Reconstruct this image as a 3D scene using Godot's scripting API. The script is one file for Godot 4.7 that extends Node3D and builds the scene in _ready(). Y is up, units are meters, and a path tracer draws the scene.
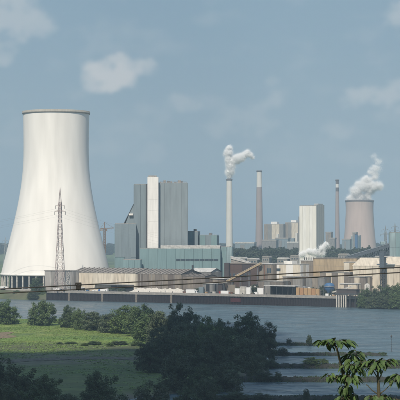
extends Node3D
# A power station across a wide river, seen through a long lens from a hill.
# Metres, y up; the camera looks along -z, "depth" below means distance along -z.

const EYE := 55.5            # camera height above the river
const LENS := 1700.0         # focal length in 400ths of the picture
const HORIZON := 243.0
const YARD := 8.0            # ground level of the works above the river
const MEADOW := 2.5
const QA := Vector2(-149, 1655)   # the quay's two ends (x, depth)
const QB := Vector2(137.7, 1463)
var qu: Vector2
var qn: Vector2
var qlen: float
var qturn: float

var rng := RandomNumberGenerator.new()
var M := {}
var T := {}
var names := {}
var box_cache := {}

# ---------------------------------------------------------------- mesh builder
class MB:
	var v := PackedVector3Array()
	var n := PackedVector3Array()
	var c := PackedColorArray()
	var idx := PackedInt32Array()
	var col := Color(1, 1, 1)
	var colored := false
	func tri(a: Vector3, b: Vector3, d: Vector3, hint := Vector3.ZERO) -> void:
		var m := (d - a).cross(b - a)
		if hint != Vector3.ZERO and m.dot(hint) < 0.0:
			var k := b
			b = d
			d = k
			m = -m
		m = m.normalized()
		var i := v.size()
		v.append(a); v.append(b); v.append(d)
		n.append(m); n.append(m); n.append(m)
		if colored:
			c.append(col); c.append(col); c.append(col)
		idx.append(i); idx.append(i + 1); idx.append(i + 2)
	func quad(a: Vector3, b: Vector3, d: Vector3, e: Vector3, hint := Vector3.ZERO) -> void:
		tri(a, b, d, hint)
		tri(a, d, e, hint)
	func box(lo: Vector3, hi: Vector3) -> void:
		var p := []
		for k in 8:
			p.append(Vector3(hi.x if k & 1 else lo.x, hi.y if k & 2 else lo.y, hi.z if k & 4 else lo.z))
		quad(p[0], p[1], p[3], p[2], Vector3(0, 0, -1))
		quad(p[4], p[5], p[7], p[6], Vector3(0, 0, 1))
		quad(p[0], p[2], p[6], p[4], Vector3(-1, 0, 0))
		quad(p[1], p[3], p[7], p[5], Vector3(1, 0, 0))
		quad(p[0], p[1], p[5], p[4], Vector3(0, -1, 0))
		quad(p[2], p[3], p[7], p[6], Vector3(0, 1, 0))
	func smooth_quad(a: Vector3, b: Vector3, d: Vector3, e: Vector3, na: Vector3, nb: Vector3, nd: Vector3, ne: Vector3) -> void:
		var i := v.size()
		v.append(a); v.append(b); v.append(d); v.append(e)
		n.append(na); n.append(nb); n.append(nd); n.append(ne)
		if colored:
			for k in 4:
				c.append(col)
		if (d - a).cross(b - a).dot(na + nb + nd + ne) >= 0.0:
			for k in [0, 1, 2, 0, 2, 3]:
				idx.append(i + k)
		else:
			for k in [0, 2, 1, 0, 3, 2]:
				idx.append(i + k)
	func tube(p: Vector3, q: Vector3, r0: float, r1: float, seg := 8, caps := true) -> void:
		var d := (q - p).normalized()
		var u := d.cross(Vector3(0, 0, 1) if absf(d.z) < 0.9 else Vector3(1, 0, 0)).normalized()
		var w := d.cross(u)
		for k in seg:
			var a0 := TAU * k / seg
			var a1 := TAU * (k + 1) / seg
			var e0 := u * cos(a0) + w * sin(a0)
			var e1 := u * cos(a1) + w * sin(a1)
			smooth_quad(p + e0 * r0, p + e1 * r0, q + e1 * r1, q + e0 * r1, e0, e1, e1, e0)
			if caps:
				tri(p, p + e0 * r0, p + e1 * r0, -d)
				tri(q, q + e0 * r1, q + e1 * r1, d)
	func lathe(prof: Array, seg: int, inner := false) -> void:
		for j in prof.size() - 1:
			var a: Vector2 = prof[j]
			var b: Vector2 = prof[j + 1]
			var s := (b - a).normalized()
			var s0 := s
			var s1 := s
			if j > 0:
				s0 = ((a - prof[j - 1]).normalized() + s).normalized()
			if j < prof.size() - 2:
				s1 = ((prof[j + 2] - b).normalized() + s).normalized()
			for k in seg:
				var a0 := TAU * k / seg
				var a1 := TAU * (k + 1) / seg
				var e0 := Vector3(cos(a0), 0, sin(a0))
				var e1 := Vector3(cos(a1), 0, sin(a1))
				var sgn := -1.0 if inner else 1.0
				var f := func(e: Vector3, t: Vector2) -> Vector3: return (e * t.y - Vector3(0, t.x, 0)) * sgn
				smooth_quad(e0 * a.x + Vector3(0, a.y, 0), e1 * a.x + Vector3(0, a.y, 0), e1 * b.x + Vector3(0, b.y, 0), e0 * b.x + Vector3(0, b.y, 0), f.call(e0, s0), f.call(e1, s0), f.call(e1, s1), f.call(e0, s1))
	func prism(poly: PackedVector2Array, z0: float, z1: float) -> void:   # outline in x, y; extruded along z
		var ids := Geometry2D.triangulate_polygon(poly)
		for k in range(0, ids.size(), 3):
			for z in [z0, z1]:
				var h := Vector3(0, 0, -1) if z == minf(z0, z1) else Vector3(0, 0, 1)
				tri(Vector3(poly[ids[k]].x, poly[ids[k]].y, z), Vector3(poly[ids[k + 1]].x, poly[ids[k + 1]].y, z), Vector3(poly[ids[k + 2]].x, poly[ids[k + 2]].y, z), h)
		var area := 0.0
		for k in poly.size():
			var a := poly[k]
			var b := poly[(k + 1) % poly.size()]
			area += a.x * b.y - b.x * a.y
		for k in poly.size():
			var a := poly[k]
			var b := poly[(k + 1) % poly.size()]
			var o := Vector2(b.y - a.y, a.x - b.x) * signf(area)
			quad(Vector3(a.x, a.y, z0), Vector3(b.x, b.y, z0), Vector3(b.x, b.y, z1), Vector3(a.x, a.y, z1), Vector3(o.x, o.y, 0))
	func beam(p: Vector3, q: Vector3, w: float, h: float) -> void:   # box along a line, h measured upwards
		var d := (q - p).normalized()
		var side := d.cross(Vector3.UP if absf(d.y) < 0.95 else Vector3(0, 0, 1)).normalized() * w * 0.5
		var up := side.normalized().cross(d).normalized() * h * 0.5
		var c0 := [p - side - up, p + side - up, p + side + up, p - side + up]
		var c1 := [q - side - up, q + side - up, q + side + up, q - side + up]
		for k in 4:
			var l := (k + 1) % 4
			quad(c0[k], c0[l], c1[l], c1[k], (c0[k] + c0[l]) * 0.5 - p)
		quad(c0[0], c0[1], c0[2], c0[3], -d)
		quad(c1[0], c1[1], c1[2], c1[3], d)
	func mesh() -> ArrayMesh:
		var a := []
		a.resize(Mesh.ARRAY_MAX)
		a[Mesh.ARRAY_VERTEX] = v
		a[Mesh.ARRAY_NORMAL] = n
		if colored:
			a[Mesh.ARRAY_COLOR] = c
		a[Mesh.ARRAY_INDEX] = idx
		var m := ArrayMesh.new()
		m.add_surface_from_arrays(Mesh.PRIMITIVE_TRIANGLES, a)
		return m

# ---------------------------------------------------------------- scene helpers
func wx(px: float, d: float) -> float: return (px - 200.0) / LENS * d
func wy(py: float, d: float) -> float: return EYE - (py - HORIZON) * d / LENS
func at(px: float, py: float, d: float) -> Vector3: return Vector3(wx(px, d), wy(py, d), -d)

func numbered(called: String) -> String:
	if not names.has(called):
		names[called] = 0
		return called
	names[called] += 1
	return "%s_%03d" % [called, names[called]]

func tag(o: Node, label: String, category: String, group := "", kind := "") -> Node:
	o.set_meta("label", label)
	o.set_meta("category", category)
	if group != "":
		o.set_meta("group", group)
	if kind != "":
		o.set_meta("kind", kind)
	return o

func thing(called: String, label: String, category: String, pos := Vector3.ZERO, turn := 0.0, group := "") -> Node3D:
	var o := Node3D.new()
	o.name = numbered(called)
	add_child(o)
	o.position = pos
	o.rotation.y = turn
	tag(o, label, category, group)
	return o

func part(parent: Node, called: String, mesh: Mesh, mat: Material) -> MeshInstance3D:
	var o := MeshInstance3D.new()
	o.name = called
	o.mesh = mesh
	o.material_override = mat
	parent.add_child(o, true)
	return o

func solo(called: String, mesh: Mesh, mat: Material, label: String, category: String, group := "") -> MeshInstance3D:
	var o := part(self, numbered(called), mesh, mat)
	tag(o, label, category, group)
	return o

func structure(called: String, mesh: Mesh, mat: Material) -> MeshInstance3D:
	var o := part(self, numbered(called), mesh, mat)
	o.set_meta("kind", "structure")
	return o

func pbox(parent: Node, called: String, lo: Vector3, hi: Vector3, mat: Material) -> MeshInstance3D:
	var size := (hi - lo).snapped(Vector3.ONE * 0.001)
	if not box_cache.has(size):
		var b := MB.new()
		# chamfered box: the vertical and top edges are cut so that they catch light
		var e := minf(0.12, minf(size.x, minf(size.y, size.z)) * 0.15)
		var x := size.x
		var z := size.z
		var ring := [Vector2(e, 0), Vector2(x - e, 0), Vector2(x, e), Vector2(x, z - e), Vector2(x - e, z), Vector2(e, z), Vector2(0, z - e), Vector2(0, e)]
		var mid := Vector2(x, z) * 0.5
		for k in 8:
			var a: Vector2 = ring[k]
			var c: Vector2 = ring[(k + 1) % 8]
			var ai := a + (mid - a).normalized() * e
			var ci := c + (mid - c).normalized() * e
			var out2 := (a + c) * 0.5 - mid
			var out := Vector3(c.y - a.y, 0, a.x - c.x)
			if out.dot(Vector3(out2.x, 0, out2.y)) < 0:
				out = -out
			b.quad(Vector3(a.x, 0, a.y), Vector3(c.x, 0, c.y), Vector3(c.x, size.y - e, c.y), Vector3(a.x, size.y - e, a.y), out)
			b.quad(Vector3(a.x, size.y - e, a.y), Vector3(c.x, size.y - e, c.y), Vector3(ci.x, size.y, ci.y), Vector3(ai.x, size.y, ai.y), out + Vector3.UP * out.length())
			b.tri(Vector3(mid.x, size.y, mid.y), Vector3(ai.x, size.y, ai.y), Vector3(ci.x, size.y, ci.y), Vector3.UP)
			b.tri(Vector3(mid.x, 0, mid.y), Vector3(a.x, 0, a.y), Vector3(c.x, 0, c.y), Vector3.DOWN)
		box_cache[size] = b.mesh()
	var o := part(parent, called, box_cache[size], mat)
	o.position = lo
	return o

func smooth(a: float, b: float, x: float) -> float: return smoothstep(a, b, x)

# ---------------------------------------------------------------- textures, materials
func noise(freq: float, oct := 4, sd := 1, kind := FastNoiseLite.TYPE_SIMPLEX_SMOOTH) -> FastNoiseLite:
	var f := FastNoiseLite.new()
	f.noise_type = kind
	f.seed = sd
	f.frequency = freq
	f.fractal_octaves = oct
	f.fractal_type = FastNoiseLite.FRACTAL_FBM
	return f

func tex_from(im: Image, mip := true) -> ImageTexture:
	if mip:
		im.generate_mipmaps()
	return ImageTexture.create_from_image(im)

func grey_noise(size: int, freq: float, oct: int, sd: int, lo: float, hi: float, stretch := 1.0) -> ImageTexture:
	# seamless noise between lo and hi; stretch > 1 draws it out along v (run-off streaks)
	var f := noise(freq, oct, sd)
	var im := Image.create(size, size, false, Image.FORMAT_RGB8)
	for y in size:
		var wy_ := float(y) / size
		for x in size:
			var wx_ := float(x) / size
			var a := f.get_noise_2d(x, y / stretch)
			var b := f.get_noise_2d(x - size, y / stretch)
			var c := f.get_noise_2d(x, (y - size) / stretch)
			var d := f.get_noise_2d(x - size, (y - size) / stretch)
			var g: float = lerpf(lerpf(a, b, wx_), lerpf(c, d, wx_), wy_)
			g = clampf(lerpf(lo, hi, clampf(g * 1.1 + 0.55, 0, 1)), 0, 1)
			im.set_pixel(x, y, Color(g, g, g))
	return tex_from(im)

func bump_noise(size: int, freq: float, oct: int, sd: int, strength: float) -> ImageTexture:
	var f := noise(freq, oct, sd)
	var im := f.get_seamless_image(size, size)
	im.convert(Image.FORMAT_RGBA8)
	im.bump_map_to_normal_map(strength)
	return tex_from(im)

func mat(called: String, col: Color, rough := 0.85, tex := "", scale := 0.05) -> StandardMaterial3D:
	var m := StandardMaterial3D.new()
	m.resource_name = called
	m.albedo_color = col.linear_to_srgb()
	m.roughness = rough
	if tex != "":
		m.albedo_texture = T[tex]
		m.uv1_triplanar = true
		m.uv1_world_triplanar = true
		m.uv1_scale = Vector3.ONE * scale
	M[called] = m
	return m

func make_materials() -> void:
	T.blotch = grey_noise(256, 0.02, 5, 3, 0.70, 1.0)
	T.fine = grey_noise(256, 0.09, 4, 5, 0.62, 1.0)
	T.streak = grey_noise(256, 0.05, 4, 8, 0.78, 1.0, 9.0)
	T.faint = grey_noise(256, 0.05, 4, 9, 0.92, 1.0, 9.0)
	T.wind = grey_noise(512, 0.030, 6, 14, 0.14, 0.50)
	T.silt = grey_noise(512, 0.022, 6, 15, 0.72, 1.0)
	T.hard = grey_noise(256, 0.05, 5, 12, 0.35, 1.0)
	mat("tower_white", Color(0.82, 0.80, 0.755), 0.9, "faint", 0.008)
	mat("tower_rim", Color(0.42, 0.40, 0.35), 0.9, "streak", 0.05)
	mat("tower_inside", Color(0.40, 0.39, 0.37), 0.9, "blotch", 0.05)
	mat("tower_fill", Color(0.10, 0.11, 0.12), 0.9, "blotch", 0.1)
	mat("old_tower", Color(0.50, 0.40, 0.36), 0.9, "faint", 0.012)
	mat("concrete", Color(0.37, 0.35, 0.32), 0.9, "blotch", 0.06)
	mat("concrete_pale", Color(0.62, 0.60, 0.55), 0.9, "blotch", 0.06)
	mat("white_clad", Color(0.80, 0.785, 0.75), 0.7, "faint", 0.03)
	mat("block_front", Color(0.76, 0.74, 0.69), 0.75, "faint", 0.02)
	mat("block_side", Color(0.40, 0.41, 0.41), 0.75, "faint", 0.02)  # darker grey puts the shade of the right-hand face into its colour
	mat("clad_grey", Color(0.235, 0.280, 0.300), 0.6, "faint", 0.02)
	mat("clad_grey_b", Color(0.225, 0.270, 0.290), 0.6, "faint", 0.02)
	mat("clad_slate", Color(0.190, 0.240, 0.268), 0.6, "faint", 0.02)
	mat("clad_slate_b", Color(0.198, 0.250, 0.276), 0.6, "faint", 0.02)
	mat("clad_teal", Color(0.185, 0.285, 0.300), 0.55, "faint", 0.03)
	mat("clad_teal_b", Color(0.195, 0.295, 0.308), 0.55, "faint", 0.03)
	mat("clad_teal_pale", Color(0.30, 0.40, 0.42), 0.5, "streak", 0.03)
	mat("dark", Color(0.03, 0.032, 0.035), 0.8, "blotch", 0.1)
	mat("glass", Color(0.05, 0.075, 0.095), 0.15)
	mat("cream", Color(0.74, 0.67, 0.55), 0.8, "streak", 0.05)
	mat("cream_b", Color(0.69, 0.61, 0.49), 0.8, "streak", 0.05)
	mat("tan", Color(0.50, 0.39, 0.25), 0.8, "streak", 0.05)
	mat("tan_b", Color(0.45, 0.35, 0.225), 0.8, "streak", 0.05)
	mat("tan_grey", Color(0.29, 0.25, 0.205), 0.85, "streak", 0.05)
	mat("shed_grey", Color(0.25, 0.245, 0.235), 0.8, "streak", 0.05)
	mat("shed_grey_b", Color(0.31, 0.295, 0.275), 0.8, "streak", 0.05)
	mat("shed_pale", Color(0.46, 0.44, 0.41), 0.8, "streak", 0.05)
	mat("brown", Color(0.165, 0.135, 0.115), 0.85, "streak", 0.06)
	mat("brown_b", Color(0.22, 0.19, 0.165), 0.85, "streak", 0.06)
	mat("brick", Color(0.15, 0.105, 0.09), 0.9, "fine", 0.1)
	mat("brick_dark", Color(0.10, 0.085, 0.085), 0.9, "fine", 0.1)
	mat("roof_brown", Color(0.44, 0.40, 0.36), 0.9, "hard", 0.04)
	mat("roof_rib", Color(0.24, 0.215, 0.19), 0.9, "fine", 0.1)
	mat("roof_pale", Color(0.62, 0.61, 0.58), 0.8, "blotch", 0.05)
	mat("piling", Color(0.026, 0.019, 0.024), 0.85, "hard", 0.05)
	mat("piling_b", Color(0.031, 0.021, 0.024), 0.85, "hard", 0.05)
	mat("piling_red", Color(0.12, 0.030, 0.036), 0.85, "hard", 0.08)
	mat("post_pale", Color(0.36, 0.31, 0.25), 0.9, "hard", 0.1)
	mat("sand_white", Color(0.74, 0.70, 0.63), 0.95, "fine", 0.08)
	mat("steel_dark", Color(0.07, 0.075, 0.08), 0.6, "blotch", 0.2)
	mat("steel_grey", Color(0.22, 0.23, 0.24), 0.6, "blotch", 0.2)
	mat("conveyor", Color(0.10, 0.13, 0.16), 0.7, "blotch", 0.1)
	mat("conveyor_roof", Color(0.24, 0.28, 0.31), 0.7, "blotch", 0.1)
	mat("pylon", Color(0.46, 0.36, 0.34), 0.7, "blotch", 0.1)
	mat("pylon_grey", Color(0.25, 0.27, 0.28), 0.7)
	mat("wire", Color(0.16, 0.16, 0.17), 0.6)
	mat("cable", Color(0.022, 0.018, 0.016), 0.6, "fine", 2.0)
	mat("crane", Color(0.27, 0.20, 0.16), 0.7, "blotch", 0.2)
	mat("chimney_white", Color(0.66, 0.64, 0.60), 0.9, "faint", 0.02)
	mat("chimney_brown", Color(0.33, 0.28, 0.27), 0.9, "faint", 0.02)
	mat("chimney_dark", Color(0.13, 0.115, 0.115), 0.9, "streak", 0.02)
	mat("steam", Color(0.98, 0.98, 0.98), 1.0)
	mat("cloud", Color(0.9, 0.9, 0.9), 1.0)
	mat("tyre", Color(0.02, 0.02, 0.02), 0.9)
	mat("car_white", Color(0.75, 0.75, 0.74), 0.35)
	mat("car_blue", Color(0.05, 0.12, 0.32), 0.35)
	mat("car_red", Color(0.30, 0.04, 0.03), 0.35)
	mat("car_grey", Color(0.20, 0.21, 0.22), 0.35)
	mat("car_dark", Color(0.04, 0.045, 0.05), 0.35)
	mat("blue_paint", Color(0.06, 0.16, 0.33), 0.6, "blotch", 0.2)
	mat("bin_tan", Color(0.60, 0.40, 0.21), 0.85, "fine", 0.15)
	mat("bin_tan_b", Color(0.56, 0.33, 0.17), 0.85, "fine", 0.15)
	mat("rust", Color(0.26, 0.12, 0.07), 0.9, "fine", 0.2)
	mat("bark", Color(0.09, 0.07, 0.05), 0.95, "fine", 0.5)
	mat("shoot", Color(0.10, 0.085, 0.045), 0.8, "fine", 3.0)
	mat("stone", Color(0.058, 0.060, 0.046), 0.95, "hard", 0.12)
	mat("track", Color(0.20, 0.18, 0.13), 0.95, "hard", 0.03)
	mat("sandy", Color(0.34, 0.26, 0.15), 0.95, "hard", 0.05)
	for k in 3:
		var lm := mat("leaf%d" % k, Color(1, 1, 1), 0.75)
		lm.vertex_color_use_as_albedo = true
		lm.backlight_enabled = true
		lm.backlight = Color(0.10, 0.14, 0.04)
	for k in 3:
		var sm := mat("sap%d" % k, [Color(0.062, 0.120, 0.022), Color(0.080, 0.148, 0.025), Color(0.046, 0.092, 0.020)][k], 0.66, "fine", 6.0)
		sm.backlight_enabled = true
		sm.backlight = Color(0.12, 0.20, 0.04)
	var g := mat("ground", Color(1, 1, 1), 0.95, "blotch", 0.013)
	g.vertex_color_use_as_albedo = true
	g.detail_enabled = false
	var w := mat("water", Color(0.080, 0.130, 0.155), 0.30)
	w.metallic_specular = 0.5
	w.normal_enabled = true
	w.normal_texture = bump_noise(1024, 0.035, 6, 21, 9.0)
	w.normal_scale = 1.0
	w.roughness = 1.0
	w.roughness_texture = T.wind
	w.roughness_texture_channel = BaseMaterial3D.TEXTURE_CHANNEL_RED
	w.albedo_texture = T.silt
	w.uv1_triplanar = true
	w.uv1_world_triplanar = true
	w.uv1_scale = Vector3(0.0022, 0.0022, 0.0034)

# ---------------------------------------------------------------- sky
func sky_color(el: float) -> Color:
	if el < 0:
		return Color(0.16, 0.17, 0.15)
	var a := Color(0.325, 0.422, 0.480)     # at the horizon
	var b := Color(0.255, 0.372, 0.465)     # at 8 degrees
	var z := Color(0.120, 0.225, 0.420)     # overhead
	return a.lerp(b, smooth(0.0, 9.0, el)).lerp(z, pow(smooth(6.0, 90.0, el), 0.7))

func make_sky() -> ImageTexture:
	var W := 4096
	var H := 2048
	var col := Image.create(1, H, false, Image.FORMAT_RGB8)
	for y in H:
		var el := 90.0 - (y + 0.5) / H * 180.0
		var c := sky_color(el)
		col.set_pixel(0, y, c.linear_to_srgb())
	col.resize(64, H, Image.INTERPOLATE_NEAREST)
	# clouds all round the sky, thin and scattered, on a layer 2 km up
	var cw := 1024
	var ch := 512
	var cl := Image.create(cw, ch, false, Image.FORMAT_RGBA8)
	var f := noise(0.33, 5, 77)
	for y in ch / 2:
		var el := deg_to_rad(90.0 - (y + 0.5) / ch * 180.0)
		if el < deg_to_rad(9.0):
			continue
		var r := minf(2.0 / tan(el), 14.0)
		for x in cw:
			var az := TAU * (x + 0.5) / cw
			var n := f.get_noise_3d(sin(az) * r * 1.4, 0.0, cos(az) * r * 1.4)
			var den := smooth(0.08, 0.42, n) * 0.75 * smooth(9.0, 14.0, rad_to_deg(el))
			if den > 0.003:
				cl.set_pixel(x, y, Color(0.86, 0.87, 0.885, den))
	cl.resize(W, H, Image.INTERPOLATE_CUBIC)
	var im := Image.create(W, H, false, Image.FORMAT_RGB8)
	col.resize(W, H, Image.INTERPOLATE_NEAREST)
	im.blit_rect(col, Rect2i(0, 0, W, H), Vector2i.ZERO)
	im.convert(Image.FORMAT_RGBA8)
	im.blend_rect(cl, Rect2i(0, 0, W, H), Vector2i.ZERO)
	# the low cumulus towards the works: centre x, y, half sizes (400ths of the picture = 2 arc minutes), weight
	var blobs := [[8, 12, 34, 30, 0.60], [28, 24, 26, 18, 0.55], [2, 52, 14, 14, 0.45], [-30, 20, 40, 40, 0.5], [113, 74, 30, 19, 0.95], [95, 82, 18, 10, 0.75], [136, 68, 20, 11, 0.75], [118, 62, 16, 10, 0.8],
		[185, 103, 18, 10, 0.34], [150, 112, 22, 10, 0.20], [150, 152, 18, 12, 0.20], [240, 122, 34, 18, 0.26], [275, 102, 16, 10, 0.34], [272, 80, 8, 6, 0.22], [222, 128, 18, 8, 0.26], [374, 97, 34, 12, 0.55], [352, 102, 14, 8, 0.4],
		[342, 131, 26, 10, 0.32], [398, 14, 14, 20, 0.55], [430, 95, 40, 22, 0.5], [430, 10, 30, 24, 0.5], [-40, 120, 40, 20, 0.35], [60, 140, 40, 14, 0.10], [300, 150, 60, 16, 0.12]]
	var g := noise(0.030, 6, 5)
	var g2 := noise(0.009, 3, 9)
	var g3 := noise(0.09, 4, 25)
	var r := RandomNumberGenerator.new()
	r.seed = 8
	var x0 := -240
	for y in range(int(H / 2.0) - 130, int(H / 2.0)):
		var el := deg_to_rad(90.0 - (y + 0.5) / H * 180.0)
		var py := HORIZON - tan(el) * LENS
		for x in range(x0, x0 + 480):
			var az := (x + 0.5) / W * TAU
			var px := 200.0 + tan(az) * LENS
			var den := 0.0
			var n := g.get_noise_2d(px, py * 1.25) + 0.22 * g3.get_noise_2d(px, py * 1.2)
			for b in blobs:
				var dx: float = (px - b[0]) / b[2]
				var dy: float = (py - b[1]) / b[3]
				var q := 1.0 - dx * dx - dy * dy
				if q < -1.5:
					continue
				den = maxf(den, smooth(-0.40, 1.25, q * (0.8 + 0.9 * float(b[4])) + n * 1.5) * float(b[4]))
			den = maxf(den, smooth(0.0, 0.8, g2.get_noise_2d(px, py * 2.2) + n * 0.35) * 0.20)
			var e := rad_to_deg(el)
			var c := sky_color(e).linear_to_srgb()
			var over := im.get_pixel(posmod(x, W), y)
			c = c.lerp(over, smooth(9.4, 11.0, e))
			c = c.lerp(Color(0.835, 0.83, 0.825), den * 0.74)
			c += Color(r.randf() - 0.5, r.randf() - 0.5, r.randf() - 0.5) / 255.0
			c.a = 1.0
			im.set_pixel(posmod(x, W), y, c)
	return ImageTexture.create_from_image(im)

# ---------------------------------------------------------------- terrain
func shore_depth(x: float) -> float:   # far edge of the meadow
	var k := [[-900, 1235], [-400, 1225], [-150, 1208], [-95, 1200], [-50, 1180], [-10, 1130], [20, 1060], [36, 990], [44, 940], [60, 700]]
	for i in k.size() - 1:
		if x < k[i + 1][0]:
			return lerpf(k[i][1], k[i + 1][1], clampf((x - k[i][0]) / float(k[i + 1][0] - k[i][0]), 0, 1))
	return 700.0

func shore_x(d: float) -> float:       # the bank towards the groynes
	var k := [[300, -60], [480, -50], [560, -36], [610, -22], [640, -4], [683, 13], [726, 25], [770, 31], [858, 35], [940, 42], [1100, 60], [1400, 90]]
	for i in k.size() - 1:
		if d < k[i + 1][0]:
			return lerpf(k[i][1], k[i + 1][1], clampf((d - k[i][0]) / float(k[i + 1][0] - k[i][0]), 0, 1))
	return 200.0

func quay_st(x: float, d: float) -> Vector2:
	var p := Vector2(x, d) - QA
	return Vector2(p.dot(qu), p.dot(qn))

var gn: FastNoiseLite
func inside_near(x: float, d: float) -> float:
	if d < 480:
		return 100.0
	return minf(shore_depth(x) - d, shore_x(d) - x) + gn.get_noise_2d(x * 3.0, d * 3.0) * 5.0

func ridge(x: float, d: float) -> float:
	var px := 200.0 + x / maxf(d, 1.0) * LENS
	var n := gn.get_noise_2d(x * 0.5, d * 0.5)
	var r := (27.0 + 6.0 * n) * exp(-pow((d - 2680.0) / 190.0, 2.0)) * smooth(120, 215, px)
	r = maxf(r, (27.0 + 5.0 * n) * exp(-pow((d - 5600.0) / 420.0, 2.0)))
	return r

func ground_h(x: float, d: float) -> float:
	var h := -4.0
	if d < 1450:
		h = -4.0 + (MEADOW + 4.0) * smooth(-12, 9, inside_near(x, d)) + gn.get_noise_2d(x * 0.6, d * 0.6) * 0.5
		if d < 330:
			h = maxf(h, EYE - 1.7 - 0.19 * d)
	if d > 1250:
		var q := quay_st(x, d)
		var f := 0.0
		if q.x > 0 and q.x < qlen:
			f = smooth(4, 13, q.y)
		else:
			f = smooth(-12, 13, q.y + gn.get_noise_2d(x * 2, d * 2) * 4.0)
		h = maxf(h, -4.0 + (YARD + 4.0) * f)
		h += ridge(x, d)
	return h

func build_ground() -> void:
	gn = noise(0.01, 3, 31)
	var ds := []
	var d := -120.0
	while d < 300:
		ds.append(d)
		d += 12.0
	while d < 27000:
		ds.append(d)
		d *= 1.0115 if d < 3200 else 1.03
	var cols := 190
	var mb := MB.new()
	mb.colored = true
	var hs := []
	var cn := noise(0.004, 4, 55)
	var cn2 := noise(0.02, 4, 56)
	for r in ds.size():
		for k in cols + 1:
			var kk := (k / float(cols)) * 2.0 - 1.0
			var x := kk * (0.6 + 0.4 * kk * kk) * (maxf(ds[r], 0) * 0.30 + 380.0)
			var h := ground_h(x, ds[r])
			mb.v.append(Vector3(x, h, -ds[r]))
			var q := quay_st(x, ds[r])
			var a := cn.get_noise_2d(x, ds[r] * 2.5)
			var b := cn2.get_noise_2d(x, ds[r])
			var c := Color(0.150, 0.250, 0.040).lerp(Color(0.245, 0.280, 0.070), clampf(0.45 + a * 1.5, 0, 1)).lerp(Color(0.090, 0.165, 0.038), clampf(0.2 + b * 1.6, 0, 1))
			if ds[r] > 1350:
				var yard := Color(0.26, 0.225, 0.18).lerp(Color(0.15, 0.14, 0.12), clampf(0.5 + b * 2, 0, 1))
				var green := Color(0.07, 0.11, 0.035).lerp(Color(0.14, 0.19, 0.06), clampf(0.5 + a * 2, 0, 1))
				c = green
				if q.x <= 2 and q.y < 40:
					c = Color(0.075, 0.105, 0.04).lerp(Color(0.17, 0.15, 0.09), clampf(0.3 + b * 2.2, 0, 1))
				elif q.x > -20 and q.y < 320 and q.x < 900:
					c = yard
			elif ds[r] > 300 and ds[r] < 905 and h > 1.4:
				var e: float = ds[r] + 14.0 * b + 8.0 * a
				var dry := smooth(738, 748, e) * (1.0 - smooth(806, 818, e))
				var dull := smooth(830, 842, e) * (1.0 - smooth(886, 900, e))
				c = c.lerp(Color(0.070, 0.105, 0.032), 0.7)  # shade put into the colour: grass darkened across the cloud-shaded zone
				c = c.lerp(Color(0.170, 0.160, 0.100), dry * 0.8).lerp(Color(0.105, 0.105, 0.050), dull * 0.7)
			elif h < 1.4:
				c = Color(0.17, 0.15, 0.11)
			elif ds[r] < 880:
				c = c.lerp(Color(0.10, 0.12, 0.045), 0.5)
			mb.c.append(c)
	for r in ds.size() - 1:
		for k in cols:
			var i := r * (cols + 1) + k
			for j in [0, cols + 1, 1, 1, cols + 1, cols + 2]:
				mb.idx.append(i + j)
	mb.n.resize(mb.v.size())
	for r in ds.size():
		for k in cols + 1:
			var i := r * (cols + 1) + k
			var e := mb.v[i + 1 if k < cols else i] - mb.v[i - 1 if k > 0 else i]
			var f := mb.v[i + cols + 1 if r < ds.size() - 1 else i] - mb.v[i - cols - 1 if r > 0 else i]
			mb.n[i] = e.cross(f).normalized()
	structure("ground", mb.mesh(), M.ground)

	var wb := MB.new()
	wb.quad(Vector3(-1600, 0, -340), Vector3(1600, 0, -340), Vector3(1600, 0, -2600), Vector3(-1600, 0, -2600), Vector3.UP)
	structure("river", wb.mesh(), M.water)

	# a pale track across the shaded meadow, and a bare sandy patch
	var tb := MB.new()
	var prev := []
	for k in 61:
		var px := -60.0 + k * 4.0
		var dd := 90100.0 / (359.5 + 0.8 * sin(k * 0.13) - 0.012 * (px - 60) - 243.0)
		var x := wx(px, dd)
		var row := [Vector3(x, 0, -dd + 8.0 + 1.5 * sin(k * 0.7)), Vector3(x, 0, -dd - 8.0 + 1.2 * sin(k * 1.1))]
		for j in 2:
			row[j].y = ground_h(x, -row[j].z) + 0.12
		if k > 0:
			tb.quad(prev[0], row[0], row[1], prev[1], Vector3.UP)
		prev = row
	structure("path", tb.mesh(), M.track)
	var sb := MB.new()
	var cd := 90100.0 / (335.5 - 243.0)
	var cen := Vector3(wx(-2, cd), 0, -cd)
	cen.y = ground_h(cen.x, cd) + 0.3
	for k in 24:
		var p := []
		for j in [k, k + 1]:
			var a: float = TAU * j / 24.0
			var rr := 1.0 + 0.3 * sin(a * 3.0) + 0.2 * sin(a * 5.0 + 1.0)
			var pt := cen + Vector3(cos(a) * 9.0 * rr, 0, sin(a) * 34.0 * rr)
			pt.y = ground_h(pt.x, -pt.z) + 0.12
			p.append(pt)
		sb.tri(cen, p[0], p[1], Vector3.UP)
	structure("sand_ground", sb.mesh(), M.sandy)

# ---------------------------------------------------------------- vegetation
func rand_dir(r: RandomNumberGenerator) -> Vector3:
	var z := r.randf_range(-1, 1)
	var a := r.randf_range(0, TAU)
	var k := sqrt(1 - z * z)
	return Vector3(cos(a) * k, z, sin(a) * k)

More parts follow.
